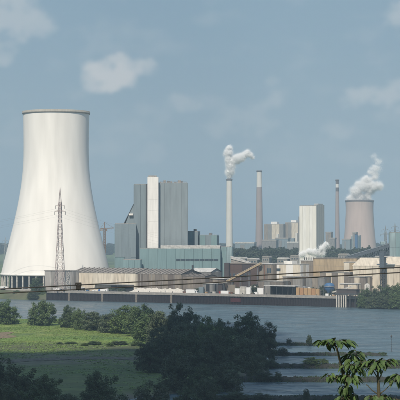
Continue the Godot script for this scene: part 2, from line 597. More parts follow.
func crown_mesh(sd: int, nclump: int, per: int, leaf: float, hue: Color, low: float, lobes := 1.0) -> ArrayMesh:
	# a crown 10 m high and 10 m wide: leaf-sized faces in clumps spread through its volume
	var r := RandomNumberGenerator.new()
	r.seed = sd
	var f := noise(0.16, 2, sd)
	var b := MB.new()
	b.colored = true
	for i in nclump:
		var d := rand_dir(r)
		var reach := 1.0 + lobes * 0.55 * f.get_noise_3d(d.x * 6, d.y * 6, d.z * 6)
		var rr := pow(r.randf(), 0.42) * reach
		var p := Vector3(d.x * 4.0 * rr, 4.7 + d.y * 4.5 * rr, d.z * 4.0 * rr)
		if p.y < 4.7:
			var out := Vector2(p.x, p.z).normalized() * r.randf_range(0.4, 1.0) * 0.9
			p.x += out.x
			p.z += out.y
		if i % 4 == 0:
			var ra := r.randf() * TAU
			var rd := r.randf_range(2.0, 4.1)
			p = Vector3(cos(ra) * rd, r.randf_range(0.5, 2.4), sin(ra) * rd)
		if p.y < low:
			p.y = low + r.randf() * 1.2
		var cr := r.randf_range(0.6, 1.2)
		var ct := hue * r.randf_range(0.8, 1.2)
		ct = ct.lerp(Color(ct.r * 1.5, ct.g * 1.2, ct.b), r.randf() * 0.5)
		for j in per:
			var e := rand_dir(r)
			var q := p + Vector3(e.x, e.y * 0.8, e.z) * cr * pow(r.randf(), 0.35)
			var nrm := (e + rand_dir(r) * 0.9 + Vector3(0, 0.35, 0)).normalized()
			var u := nrm.cross(rand_dir(r)).normalized() * leaf * r.randf_range(0.55, 1.2)
			var w := nrm.cross(u) * 0.62
			b.col = ct * r.randf_range(0.82, 1.18)
			b.col.a = 1.0
			b.tri(q - u, q + w, q + u, nrm)
			b.tri(q - u, q + u, q - w, nrm)
	return b.mesh()

func trunk_mesh(sd: int) -> ArrayMesh:
	var r := RandomNumberGenerator.new()
	r.seed = sd
	var b := MB.new()
	var p := Vector3(0, -0.4, 0)
	var rad := 0.42
	for k in 4:
		var q := p + Vector3(r.randf_range(-0.25, 0.25), 1.45, r.randf_range(-0.25, 0.25))
		b.tube(p, q, rad, rad * 0.78, 7)
		if k > 0:
			for j in 2:
				var a := r.randf() * TAU
				var e := q + Vector3(cos(a) * 1.7, r.randf_range(0.5, 1.3), sin(a) * 1.7)
				b.tube(q, e, rad * 0.5, 0.06, 5)
				b.tube(e, e + Vector3(cos(a + 0.5) * 0.7, 0.5, sin(a + 0.5) * 0.7), 0.06, 0.02, 4)
		p = q
		rad *= 0.78
	return b.mesh()

var tree_protos := []
var ORD := ["first", "second", "third", "fourth", "fifth", "sixth", "seventh", "eighth", "ninth", "tenth", "eleventh", "twelfth"]
func make_tree_protos() -> void:
	var hues := [Color(0.062, 0.104, 0.034), Color(0.044, 0.074, 0.028), Color(0.074, 0.118, 0.044), Color(0.046, 0.068, 0.034), Color(0.076, 0.122, 0.034), Color(0.066, 0.094, 0.050)]
	for k in 6:
		tree_protos.append({"crown": crown_mesh(100 + k * 7, 185, 90, 0.20, hues[k], 0.5, [0.8, 1.0, 0.6, 0.9, 1.1, 0.7][k]), "trunk": trunk_mesh(40 + k)})

func tree(called: String, label: String, category: String, x: float, d: float, w: float, h: float, kind: int, group := "", turn := -1.0, base := -999.0) -> Node3D:
	var y := base if base > -900 else ground_h(x, d) - 0.1
	var o := thing(called, label, category, Vector3(x, y, -d), rng.randf() * TAU if turn < 0 else turn, group)
	var p = tree_protos[kind]
	part(o, "trunk", p.trunk, M.bark)
	part(o, "crown", p.crown, M.leaf0)
	o.scale = Vector3(w / 9.4, h / 9.8, w / 9.4)
	return o

func ptree(called: String, label: String, px: float, base_y: float, top_y: float, wpx: float, kind: int, group := "") -> Node3D:
	# a tree on the meadow, given by where it stands in the picture
	var d := LENS * (EYE - MEADOW) / (base_y - HORIZON)
	return tree(called, label, "bush" if called.ends_with("bush") else "tree", wx(px, d), d, wpx * d / LENS, (base_y - top_y) * d / LENS, kind, group)

func build_near_trees() -> void:
	ptree("river_tree", "broad bushy tree cut by the left edge, on the meadow's river bank", 6, 324, 299, 27, 0)
	ptree("river_tree", "round lone green tree on the river bank right of the gap of water", 43, 325, 297.5, 30, 2)
	ptree("river_tree", "slim dark tree on the bank below the quay's first pale post", 68, 327, 304, 17, 1)
	ptree("river_tree", "pale green tree joined to the right side of the slim dark bank tree", 79, 329, 306, 17, 2)
	ptree("river_tree", "low grey-green tree in the bank row below the second quay post", 94, 330, 309.5, 27, 5)
	ptree("river_bush", "small bush filling the dip between low grey-green tree and tall sunlit tree", 110, 332, 311, 26, 5)
	ptree("river_tree", "rounded sunlit tree at the right end of the bright meadow", 126, 333, 305, 34, 4)
	ptree("river_tree", "tallest tree of the bank row, rising over the bright meadow's right end", 141, 335, 301, 36, 2)
	ptree("river_bush", "wide bush at the bright meadow's right corner, before the tall bank tree", 148, 340, 313, 34, 0)
	var g := "dark trees of the shaded riverside thicket"
	var lab_a := "dark leafy tree, %s from the meadow in the thicket's skyline row"
	var lab_b := "dark leafy tree, %s from the meadow side inside the shaded thicket"
	var back := [[160, 348, 307, 32], [177, 350, 303, 30], [192, 350, 309, 30], [207, 352, 316, 26], [221, 352, 318, 26]]
	var nth := -1
	for a in back:
		nth += 1
		ptree("thicket_tree", lab_a % ORD[nth], a[0], a[1], a[2], a[3], rng.randi() % 6, g)
	ptree("thicket_tree", "tall dark tree topping the thicket at its water end", 248, 354, 311, 40, 1)
	ptree("thicket_tree", "dark tree leaning over the first groyne at the thicket's right tip", 265, 356, 318, 26, 3)
	var middle := [[166, 368, 326, 40], [190, 372, 330, 42], [212, 374, 331, 36], [178, 385, 345, 42], [150, 372, 338, 32], [222, 366, 326, 30], [202, 386, 346, 34], [184, 358, 318, 34]]
	middle.sort()
	nth = -1
	for a in middle:
		nth += 1
		ptree("thicket_tree", lab_b % ORD[nth], a[0], a[1], a[2], a[3], [1, 3, 5][rng.randi() % 3], g)
	ptree("thicket_tree", "grey-green willow at the thicket's water edge behind the second groyne", 243, 368, 331, 38, 5)
	ptree("thicket_tree", "grey-green willow hanging over the third groyne's root", 256, 372, 340, 26, 5)
	ptree("thicket_tree", "round dark willow above the open water at the lower end of the thicket", 226, 384, 346, 38, 3)
	ptree("thicket_tree", "small dark tree at the foot of the thicket above the lowest water", 205, 396, 360, 30, 3)
	ptree("thicket_bush", "dark bush at the thicket foot on the lowest water's left shore", 186, 398, 366, 32, 1)
	var front := "dark trees of the shaded front row"
	ptree("front_tree", "tall dark tree at the left edge of the shaded front row", 2, 408, 356, 40, 3, front)
	ptree("front_tree", "dark round tree standing apart on the shaded grass, top beside the pale track", 98, 404, 354, 46, 1, front)
	ptree("front_tree", "broad dark tree of the front row left of the thicket", 152, 410, 360, 50, 3, front)
	var lab_f := "low dark tree top at the bottom edge, %s from the lower left corner"
	nth = -1
	for a in [[4, 424, 378, 40], [24, 412, 366, 40], [34, 424, 380, 44], [46, 414, 371, 38], [58, 428, 386, 40], [66, 416, 376, 34], [84, 420, 382, 34]]:
		nth += 1
		ptree("front_tree", lab_f % ORD[nth], a[0], a[1], a[2], a[3], [1, 3, 5][rng.randi() % 3], front)
	var lab_g := "low dark tree top at the bottom edge, %s right of the lone dark tree"
	nth = -1
	for a in [[108, 424, 386, 36], [122, 418, 374, 36], [142, 424, 384, 40], [164, 424, 386, 36], [178, 414, 378, 34], [196, 420, 388, 30]]:
		nth += 1
		ptree("front_tree", lab_g % ORD[nth], a[0], a[1], a[2], a[3], [1, 3, 5][rng.randi() % 3], front)
	# shrubs that dot the meadow
	var lab_m := "small dark shrub in the meadow row, %s from its left end"
	nth = -1
	for a in [[60, 344.5, 342, 7], [71, 344, 341.5, 14], [85, 346, 343, 8], [94, 345, 341, 17], [110, 346.5, 342.5, 9], [119, 345, 340.8, 20], [137, 346, 340, 14], [149, 350, 341, 16]]:
		nth += 1
		ptree("meadow_bush", lab_m % ORD[nth], a[0], a[1], a[2], a[3], rng.randi() % 6, "meadow shrubs")

func tuft_mesh(sd: int, h: float, w: float, n: int) -> ArrayMesh:
	var r := RandomNumberGenerator.new()
	r.seed = sd
	var b := MB.new()
	b.colored = true
	for k in n:
		var a := r.randf() * TAU
		var p := Vector3(cos(a), 0, sin(a)) * w * 0.5 * sqrt(r.randf())
		var t := p * 1.7 + Vector3(0, h * r.randf_range(0.6, 1.0), 0)
		var s := Vector3(-sin(a), 0, cos(a)) * w * 0.12
		b.col = Color(0.155, 0.235, 0.048) * r.randf_range(0.85, 1.15)
		b.col.a = 1
		b.tri(p - s, p + s, t, Vector3(cos(a), 0.6, sin(a)))
	return b.mesh()

func multi(called: String, mesh: Mesh, mat_: Material, xf: Array) -> MultiMeshInstance3D:
	var m := MultiMesh.new()
	m.transform_format = MultiMesh.TRANSFORM_3D
	m.mesh = mesh
	m.instance_count = xf.size()
	for k in xf.size():
		m.set_instance_transform(k, xf[k])
	var o := MultiMeshInstance3D.new()
	o.name = numbered(called)
	o.multimesh = m
	o.material_override = mat_
	add_child(o)
	return o

func build_grass() -> void:
	var xf := []
	var r := RandomNumberGenerator.new()
	r.seed = 11
	var dens := noise(0.02, 3, 71)
	while xf.size() < 20000:
		var d := sqrt(r.randf()) * 700.0 + 560.0
		var x := r.randf_range(-0.14, 0.02) * d
		if inside_near(x, d) < 6.0 or dens.get_noise_2d(x, d * 0.6) < -0.6 + 0.9 * r.randf():
			continue
		var s := r.randf_range(0.6, 1.5)
		xf.append(Transform3D(Basis(Vector3.UP, r.randf() * TAU).scaled(Vector3(s, s * r.randf_range(0.5, 1.1), s)), Vector3(x, ground_h(x, d) - 0.05, -d)))
	tag(multi("grass", tuft_mesh(3, 0.20, 1.7, 18), M.leaf1, xf), "rough grass tufts growing all over the riverside meadow", "grass", "", "stuff")

func build_woods() -> void:
	var far := []
	for k in 3:
		far.append(crown_mesh(500 + k, 60, 40, 0.50, [Color(0.036, 0.058, 0.030), Color(0.032, 0.050, 0.030), Color(0.046, 0.068, 0.036)][k], 0.5))
	var r := RandomNumberGenerator.new()
	r.seed = 19
	var sets := [[], [], []]
	for k in 1500:
		var d := r.randf_range(2420, 2900)
		var px := r.randf_range(180, 425)
		var x := wx(px, d)
		var h := (r.randf_range(8, 17) + 6.0 * gn.get_noise_2d(px * 9.0, d)) * smooth(170, 215, px)
		if h < 6.0:
			continue
		if px > 294 and px < 332 and d < 2480:
			continue
		sets[k % 3].append(Transform3D(Basis(Vector3.UP, r.randf() * TAU).scaled(Vector3(h * r.randf_range(0.9, 1.3), h, h * 1.1) / 9.8), Vector3(x, ground_h(x, d) - 0.5, -d)))
	var labels := ["mid green trees of the wooded rise behind the works", "darker trees of the wooded rise behind the works", "paler trees of the wooded rise behind the works"]
	for k in 3:
		tag(multi("woods", far[k], M.leaf0, sets[k]), labels[k], "woods", "", "stuff")
	var hz := []
	for k in 2200:
		var d := r.randf_range(5200, 6100)
		var px := r.randf_range(-30, 430)
		var h := r.randf_range(13, 22)
		hz.append(Transform3D(Basis(Vector3.UP, r.randf() * TAU).scaled(Vector3(h * 1.5, h, h * 1.5) / 9.8), Vector3(wx(px, d), ground_h(wx(px, d), d) - 0.5, -d)))
	tag(multi("forest", far[1], M.leaf0, hz), "blue hazy forest along the horizon", "forest", "", "stuff")
	# trees and bushes at the works' own river bank
	tree("bank_tree", "tall dark green tree at the cooling tower's foot, left of the quay", "tree", wx(37, 1672), 1672, 14, 17, 1)
	tree("bank_bush", "round dark bush at the water's edge just left of the quay", "bush", wx(33, 1660), 1660, 13, 9, 3, "", -1, 0.6)
	tree("bank_bush", "small pale bush beside the quay's left end", "bush", wx(43.5, 1668), 1668, 7, 10, 2, "", -1, 1.5)
	tree("bank_bush", "low bush on the grassy far bank near the left edge", "bush", wx(17, 1690), 1690, 9, 5, 0, "", -1, 4.0)
	var tall := ["first", "second", "third", "fourth", "fifth"]
	var nt := -1
	var nb := -1
	var rights := [[366, 1452, 16, 17, 1], [377, 1448, 17, 19, 3], [388, 1440, 18, 20, 1], [398, 1436, 18, 23, 2], [372, 1436, 13, 11, 5], [384, 1430, 15, 12, 3], [396, 1426, 15, 13, 0], [362, 1446, 9, 11, 0], [408, 1430, 18, 22, 1]]
	rights.sort()
	for a in rights:
		var big: bool = a[3] >= 15
		nt += 1 if big else 0
		nb += 0 if big else 1
		tree("bank_tree" if big else "bank_bush", ("bushy green tree, %s right of the jetty in the bank clump" % tall[nt]) if big else ("low green bush, %s right of the jetty at the water's edge" % tall[nb]), "tree" if big else "bush", wx(a[0], a[1]), a[1], a[2], a[3], a[4], "greenery right of the jetty", -1, maxf(ground_h(wx(a[0], a[1]), a[1]) - 0.3, 0.3))
	var tq := q_pt(q_t(253.5, 16), 16)
	tree("yard_tree", "lone dark tree standing on the quay beside white containers", "tree", tq.x, tq.y, 9, 10, 3, "", -1, YARD)
	for a in [[110, 24, 12, 5.5, "dark bush before the cream storage hall's big door"], [121, 25, 11, 5, "dark bush left of the white sand heap"], [176, 22, 7, 4, "small bush at the right end of the sand heap"], [205, 30, 11, 6, "bush at the low brown shed's right corner"], [218, 34, 9, 7, "bush before the small brown workshop"], [212, 70, 9, 12, "tall bush right of the pale ridge-roofed shed"], [225, 78, 8, 11, "tall bush squeezed left of the brick building"], [262, 40, 8, 6, "bush at the foot of the tan tower block"], [300, 45, 9, 6, "bush at the low grey office's right end"], [306, 60, 10, 7, "bush left of the grey switch house"], [268, 38, 9, 8.5, "tall bush behind the open shed's left end"], [279, 37, 11, 8, "wide bush behind the middle of the open shed"], [291, 36, 10, 9, "tall bush behind the open shed's right end"], [313, 34, 9, 8, "bush behind the brown hut by the hopper"], [322, 36, 10, 9.5, "tall bush behind the blue hopper"], [236, 44, 9, 7, "bush under the conveyor behind the tan hut"], [198, 27, 9, 6, "bush before the low brown shed's middle"], [332, 44, 12, 7, "wide bush before the loading hall"], [344, 40, 9, 6, "bush above the low pale quay shed"]]:
		var p := q_pt(q_t(a[0], a[1]), a[1])
		tree("yard_bush", a[4], "bush", p.x, p.y, a[2], a[3], rng.randi() % 6, "bushes in the works yard", -1, YARD)

func build_groynes() -> void:
	# px from, px to, y of the waterline, height, label
	var rows := [[262, 317, 345, 1.7, "shortest groyne, farthest out, ending at a small bush"], [258, 386, 355, 1.7, "groyne ending just before the thin beacon pole"], [246, 430, 367.5, 2.3, "groyne with a bright green bush on it, middle of five"], [236, 440, 381, 2.4, "dark bare groyne, second from the bottom edge"], [196, 450, 400, 2.2, "lowest groyne along the bottom edge of the water"]]
	var gnz := noise(0.25, 3, 91)
	for i in rows.size():
		var a = rows[i]
		var d: float = LENS * EYE / (a[2] - HORIZON)
		var x0 := wx(a[0], d)
		var x1 := wx(a[1], d)
		var o := thing("groyne", a[4], "groyne", Vector3(x0, 0, -d), 0.0, "stone groynes")
		var b := MB.new()
		var n := int((x1 - x0) / 0.9)
		var prof := [Vector2(5.0, -0.6), Vector2(2.6, 0.55), Vector2(1.1, 0.95), Vector2(-1.1, 1.0), Vector2(-2.8, 0.5), Vector2(-5.0, -0.6)]
		var ring := []
		for k in n + 1:
			var x := k * (x1 - x0) / n
			var end := smooth(0.0, 8.0, (x1 - x0) - x)
			var row := []
			for j in prof.size():
				var q: Vector2 = prof[j]
				var nz := gnz.get_noise_3d(x * 2.2, j * 5.0, i * 40.0)
				row.append(Vector3(x + nz * 0.5, q.y * float(a[3]) * 0.75 * (0.35 + 0.65 * end) * (1.0 + 0.45 * nz) - 0.4 * (1 - end), q.x * (0.75 + 0.5 * gnz.get_noise_2d(x, i * 9.0)) + nz * 0.6 + x * 0.02))
			ring.append(row)
		for k in n:
			for j in prof.size() - 1:
				b.quad(ring[k][j], ring[k + 1][j], ring[k + 1][j + 1], ring[k][j + 1], Vector3(0, 1, prof[j].x * 0.1))
		part(o, "stone_bank", b.mesh(), M.stone)
		# weeds and grass on the crest
		var r := RandomNumberGenerator.new()
		r.seed = 300 + i
		var wb := MB.new()
		wb.colored = true
		for k in int((x1 - x0) * 60):
			var x := r.randf() * (x1 - x0)
			var hh := r.randf_range(0.25, 0.85) * (1.0 + 0.9 * gnz.get_noise_2d(x * 0.8, 7.0 * i))
			var z := r.randfn(0.6, 1.9)
			var y: float = maxf(0.0, 0.95 - absf(z) * 0.24) * a[3] * 0.68
			var c := Vector3(x, y - 0.1, z)
			wb.col = Color(0.042, 0.068, 0.024) * r.randf_range(0.6, 1.3)
			wb.col.a = 1
			var s := Vector3(r.randf_range(-1, 1), 0, r.randf_range(-1, 1)).normalized() * 0.30
			wb.tri(c - s, c + s, c + Vector3(r.randf_range(-0.3, 0.3), hh, r.randf_range(-0.3, 0.3)), Vector3(0, 0.4, 1))
		var wp := part(o, "weeds", wb.mesh(), M.leaf2)
		wp.set_meta("kind", "stuff")
	var bushes := [[309, 345, 335, 6, 1, "small upright bush at the tip of the shortest groyne"], [289, 345, 339, 6, 3, "tiny bush halfway along the shortest groyne"], [312, 366, 357.5, 22, 4, "bright green bush growing on the middle groyne"], [324, 366, 359, 10, 4, "small bright green bush at the right end of the middle groyne's bush"], [396, 366, 359.5, 18, 2, "low bush on the middle groyne at the right edge"], [278, 380, 372, 8, 3, "small dark bush on the dark bare groyne"], [306, 400, 389, 8, 3, "small dark bush at the bottom edge on the lowest groyne"], [282, 355, 348, 14, 3, "dark bush at the root of the groyne with the beacon"], [270, 367, 359, 16, 1, "dark bush at the root of the middle groyne"], [264, 380, 371, 18, 3, "dark bush at the root of the dark bare groyne"], [236, 399, 392, 26, 1, "dark bush at the root of the lowest groyne"], [262, 400, 393.5, 22, 3, "dark bush partway along the lowest groyne"]]
	for a in bushes:
		var d: float = LENS * (EYE - 1.0) / (a[1] - 1.0 - HORIZON)
		tree("groyne_bush", a[5], "bush", wx(a[0], d), d, a[3] * d / LENS, (a[1] - a[2]) * d / LENS, a[4], "", -1, 0.9)
	# the beacon
	var d := 868.0
	var o := thing("beacon_pole", "thin dark beacon pole in the water at the groyne's end", "beacon", Vector3(wx(391, d), 0, -d))
	var b := MB.new()
	b.tube(Vector3(0, -3, 0), Vector3(0, 8.0, 0), 0.14, 0.10, 8)
	part(o, "pole", b.mesh(), M.steel_dark)
	b = MB.new()
	b.lathe([Vector2(0.02, 7.4), Vector2(0.42, 7.5), Vector2(0.42, 8.0), Vector2(0.02, 8.9)], 10)
	part(o, "topmark", b.mesh(), M.steel_dark)

# ---------------------------------------------------------------- saplings close by
func leaf_mesh(sd: int) -> ArrayMesh:
	# a long pointed leaf, 1 long, stalk end at the origin, folded on its midrib and drooping at the tip
	var r := RandomNumberGenerator.new()
	r.seed = sd
	var half := [Vector2(0, 0), Vector2(0.05, 0.04), Vector2(0.13, 0.16), Vector2(0.19, 0.34), Vector2(0.20, 0.50), Vector2(0.17, 0.66), Vector2(0.11, 0.82), Vector2(0.04, 0.94), Vector2(0, 1.0)]
	var b := MB.new()
	var lift := func(p: Vector2) -> Vector3: return Vector3(p.x, absf(p.x) * 0.35 - 0.34 * p.y * p.y + 0.02 * sin(p.y * 13.0 + sd), p.y)
	for s in [-1.0, 1.0]:
		var pts := []
		for p in half:
			pts.append(Vector2(p.x * s * r.randf_range(0.9, 1.1), p.y))
		for k in range(1, pts.size() - 1):
			var mid0 := Vector2(0, clampf(pts[k].y * 0.9, 0, 1))
			var mid1 := Vector2(0, clampf(pts[k + 1].y * 0.9, 0, 1))
			if k == pts.size() - 2:
				mid1 = pts[k + 1]
			b.tri(lift.call(mid0), lift.call(pts[k]), lift.call(pts[k + 1]), Vector3.UP)
			if mid0.distance_to(mid1) > 0.01:
				b.tri(lift.call(mid0), lift.call(pts[k + 1]), lift.call(mid1), Vector3.UP)
	return b.mesh()

var leaf_meshes := []
func place_leaf(o: Node3D, stem_at: Vector3, az: float, petiole: float, size: float, pitch: float, rise: float, mat_: Material) -> void:
	var out := Vector3(sin(az), 0, cos(az))
	var base := stem_at + out * petiole + Vector3(0, rise, 0)
	var b := MB.new()
	b.tube(stem_at, base, 0.004, 0.003, 5)
	part(o, "stalk", b.mesh(), M.shoot)
	var l := part(o, "leaf", leaf_meshes[rng.randi() % leaf_meshes.size()], mat_)
	l.transform = Transform3D(Basis(Vector3.UP, az) * Basis(Vector3.RIGHT, pitch) * Basis(Vector3.BACK, rng.randf_range(-0.35, 0.35)), base).scaled_local(Vector3.ONE * size)

func sapling(label: String, root_px: float, d: float, stem: Array, whorls: Array) -> void:
	# stem: picture points from the bottom up; whorls: [x, y, leaves, petiole, leaf size, pitch, depth offset]
	var x0 := wx(root_px, d)
	var g := ground_h(x0, d)
	var o := thing("sapling", label, "sapling", Vector3(x0, g - 0.2, -d), 0, "saplings close by")
	var org := o.position
	var prev := Vector3.ZERO
	var b := MB.new()
	var top := stem.size()
	for k in top:
		var p: Vector3 = at(stem[k][0], stem[k][1], d) - org
		b.tube(prev, p, 0.045 - 0.032 * k / top, 0.045 - 0.032 * (k + 1) / top, 8)
		prev = p
	part(o, "stem", b.mesh(), M.shoot)
	for w in whorls:
		var p: Vector3 = at(w[0], w[1], d + w[6]) - org
		# the twig that carries this whorl
		var from: Vector3 = at(w[7], w[8], d) - org
		if from.distance_to(p) > 0.02:
			var tb := MB.new()
			var mid := (from + p) * 0.5 + Vector3(0, -0.02, 0)
			tb.tube(from, mid, 0.010, 0.008, 6)
			tb.tube(mid, p, 0.008, 0.005, 6)
			part(o, "twig", tb.mesh(), M.shoot)
		var nl: int = 1 if w[2] == 1 else int(w[2] * 3.0)
		for k in nl:
			var az: float = TAU * (k + rng.randf_range(-0.3, 0.3)) / nl * 3.0 + w[0]
			place_leaf(o, p + Vector3(0, rng.randf_range(-0.05, 0.02), 0), az, w[3] * rng.randf_range(0.5, 1.4), w[4] * rng.randf_range(0.6, 1.05), w[5] + rng.randf_range(-0.2, 0.25), rng.randf_range(-0.01, 0.05), M["sap%d" % (rng.randi() % 3)])

func build_saplings() -> void:
	for k in 4:
		leaf_meshes.append(leaf_mesh(900 + k))
	sapling("tallest green sapling at the lower right, with a flat spread of top leaves", 346, 30.0, [[347, 440], [348, 400], [346, 385], [343, 375], [340, 362], [337, 350], [334, 343]],
		[[334, 341.5, 9, 0.14, 0.24, 0.15, 0.0, 336, 347], [326, 342.5, 5, 0.10, 0.20, 0.2, 0.05, 335, 345], [344, 342, 6, 0.10, 0.20, 0.2, -0.05, 336, 346],
		[352, 356, 9, 0.10, 0.20, 0.5, 0.1, 343, 374], [357, 352, 5, 0.08, 0.17, 0.4, 0.15, 352, 360], [349, 365, 8, 0.08, 0.18, 0.7, -0.05, 344, 378], [356, 370, 7, 0.10, 0.18, 0.6, 0.1, 346, 384],
		[330, 375.5, 4, 0.09, 0.17, 0.25, 0.0, 343, 379], [337, 377, 5, 0.09, 0.18, 0.35, 0.05, 344, 380], [350, 377, 8, 0.10, 0.20, 0.5, -0.1, 346, 388], [346, 387, 9, 0.07, 0.17, 0.8, 0.0, 347, 392], [350, 395, 9, 0.07, 0.18, 0.8, 0.05, 348, 400], [342, 398, 6, 0.08, 0.18, 0.6, -0.05, 348, 404]])
	sapling("forked green sapling standing second from the right edge", 378, 28.0, [[378, 440], [378.5, 400], [378, 385], [377.5, 378], [377.5, 370]],
		[[378, 362, 8, 0.12, 0.19, 0.3, 0.0, 377.5, 370], [369, 362, 6, 0.10, 0.18, 0.3, 0.04, 377.5, 378], [386, 361, 6, 0.10, 0.18, 0.25, -0.04, 378, 380], [374, 367, 5, 0.06, 0.15, 0.6, -0.06, 377.5, 372], [361, 363, 4, 0.08, 0.16, 0.3, 0.1, 370, 366],
		[371, 396, 5, 0.07, 0.19, 0.6, 0.0, 378, 402], [383, 396, 6, 0.07, 0.17, 0.5, 0.05, 378.5, 404], [366, 384, 1, 0.02, 0.05, 0.2, 0.0, 378, 394], [391, 383, 1, 0.02, 0.05, 0.2, 0.0, 378, 394]])
	sapling("green sapling half cut by the right edge", 403, 29.0, [[404, 440], [403, 400], [402, 384]],
		[[401, 375, 8, 0.12, 0.19, 0.35, 0.0, 402, 384], [395, 379, 5, 0.10, 0.17, 0.4, 0.05, 402, 388], [398, 400, 6, 0.09, 0.18, 0.4, 0.0, 403, 408]])

# ---------------------------------------------------------------- building helpers
func q_t(px: float, s: float) -> float:
	var k := (px - 200.0) / LENS
	var b := QA + qn * s
	return (k * b.y - b.x) / (qu.x - k * qu.y)

func q_pt(t: float, s: float) -> Vector2: return QA + qu * t + qn * s

# a thing lined up with the quay: local x runs along it, local z towards the river; returns [node, length, depth of its middle]
func on_quay(called: String, label: String, category: String, px0: float, px1: float, s: float, group := "", y := YARD) -> Array:
	var t0 := q_t(px0, s)
	var t1 := q_t(px1, s)
	var p := q_pt(t0, s)
	var m := q_pt((t0 + t1) * 0.5, s)
	return [thing(called, label, category, Vector3(p.x, y, -p.y), -qturn, group), t1 - t0, m.y]

# a thing facing the camera, its front left corner at the given picture column
func facing(called: String, label: String, category: String, px0: float, px1: float, d: float, turn := 0.0, group := "", y := YARD) -> Array:
	return [thing(called, label, category, Vector3(wx(px0, d), y, -d), turn, group), (px1 - px0) * d / LENS / cos(turn), d]

func up(py: float, d: float) -> float: return wy(py, d) - YARD

func facade(o: Node, x0: float, x1: float, y0: float, y1: float, z: float, n: int, mats: Array, called := "wall_panel") -> void:
	for k in n:
		pbox(o, called, Vector3(x0 + (x1 - x0) * k / n + 0.08, y0, z), Vector3(x0 + (x1 - x0) * (k + 1) / n - 0.08, y1, z + 0.4), mats[(k * 7 + k / 3) % mats.size()])

func side_facade(o: Node, x: float, y0: float, y1: float, z0: float, z1: float, n: int, mats: Array, left := false) -> void:
	for k in n:
		pbox(o, "wall_panel", Vector3(x - (0.4 if left else 0.0), y0, z0 + (z1 - z0) * k / n + 0.11), Vector3(x + (0.0 if left else 0.4), y1, z0 + (z1 - z0) * (k + 1) / n - 0.11), mats[k % mats.size()])

func gable(o: Node, L: float, H: float, z0: float, z1: float, rise: float, mat_: Material, ribs := 0) -> void:
	# a ridge roof along x over z0..z1, with raised ribs
	var b := MB.new()
	var m := (z0 + z1) * 0.5
	var e := 0.6
	var pts := [Vector2(z0 - e, H), Vector2(m, H + rise), Vector2(z1 + e, H), Vector2(z1 + e, H + 0.35), Vector2(m, H + rise + 0.35), Vector2(z0 - e, H + 0.35)]
	var seg := [[0, 1], [1, 2], [2, 3], [3, 4], [4, 5], [5, 0]]
	for s in seg:
		var a: Vector2 = pts[s[0]]
		var c: Vector2 = pts[s[1]]
		var out := Vector3(0, 1 if s[0] in [3, 4] else -1, 0) if s[0] != 2 and s[0] != 5 else Vector3(0, 0, signf(z1 - z0) if s[0] == 2 else -signf(z1 - z0))
		b.quad(Vector3(-e, a.y, a.x), Vector3(L + e, a.y, a.x), Vector3(L + e, c.y, c.x), Vector3(-e, c.y, c.x), out)
	for x in [0.05, L - 0.05]:
		b.tri(Vector3(x, H, z0), Vector3(x, H + rise, m), Vector3(x, H, z1), Vector3(1 if x > 1 else -1, 0, 0))
	var roof := part(o, "roof", b.mesh(), mat_)
	for k in ribs:
		var x := L * (k + 0.5) / ribs
		var rb := MB.new()
		rb.beam(Vector3(x, H + 0.6, z1 + e), Vector3(x, H + rise + 0.6, m), 1.0, 0.5)
		part(roof, "roof_rib", rb.mesh(), M.roof_rib)

func shed(called: String, label: String, px0: float, px1: float, ytop: float, s: float, depth: float, n: int, mats: Array, roof_mat: Material, rise := 0.0, ribs := 0, nside := 3, side_mats := []) -> Array:
	var a := on_quay(called, label, "building", px0, px1, s)
	var o: Node3D = a[0]
	var L: float = a[1]
	var H := up(ytop, a[2])
	pbox(o, "wall", Vector3(0.3, 0, -depth + 0.3), Vector3(L - 0.3, H - 0.15, -0.05), M.concrete)
	facade(o, 0, L, 0, H, 0, n, mats)
	side_facade(o, L, 0, H, -depth, 0, nside, side_mats if side_mats else mats)
	side_facade(o, 0, 0, H, -depth, 0, nside, side_mats if side_mats else mats, true)
	if rise > 0:
		gable(o, L, H, -depth, 0, rise, roof_mat, ribs)
	else:
		pbox(o, "roof", Vector3(-0.5, H, -depth - 0.5), Vector3(L + 0.5, H + 0.7, 0.8), roof_mat)
	return [o, L, H, a[2]]

func windows(o: Node, x0: float, x1: float, y0: float, y1: float, z: float, n: int, gap := 0.5) -> void:
	for k in n:
		var a := x0 + (x1 - x0) * k / n + gap * 0.5
		var c := x0 + (x1 - x0) * (k + 1) / n - gap * 0.5
		var w := pbox(o, "window", Vector3(a, y0, z), Vector3(c, y1, z + 0.25), M.steel_grey)
		pbox(w, "pane", Vector3(0.15, 0.15, 0.15), Vector3(c - a - 0.15, y1 - y0 - 0.15, 0.30), M.glass)

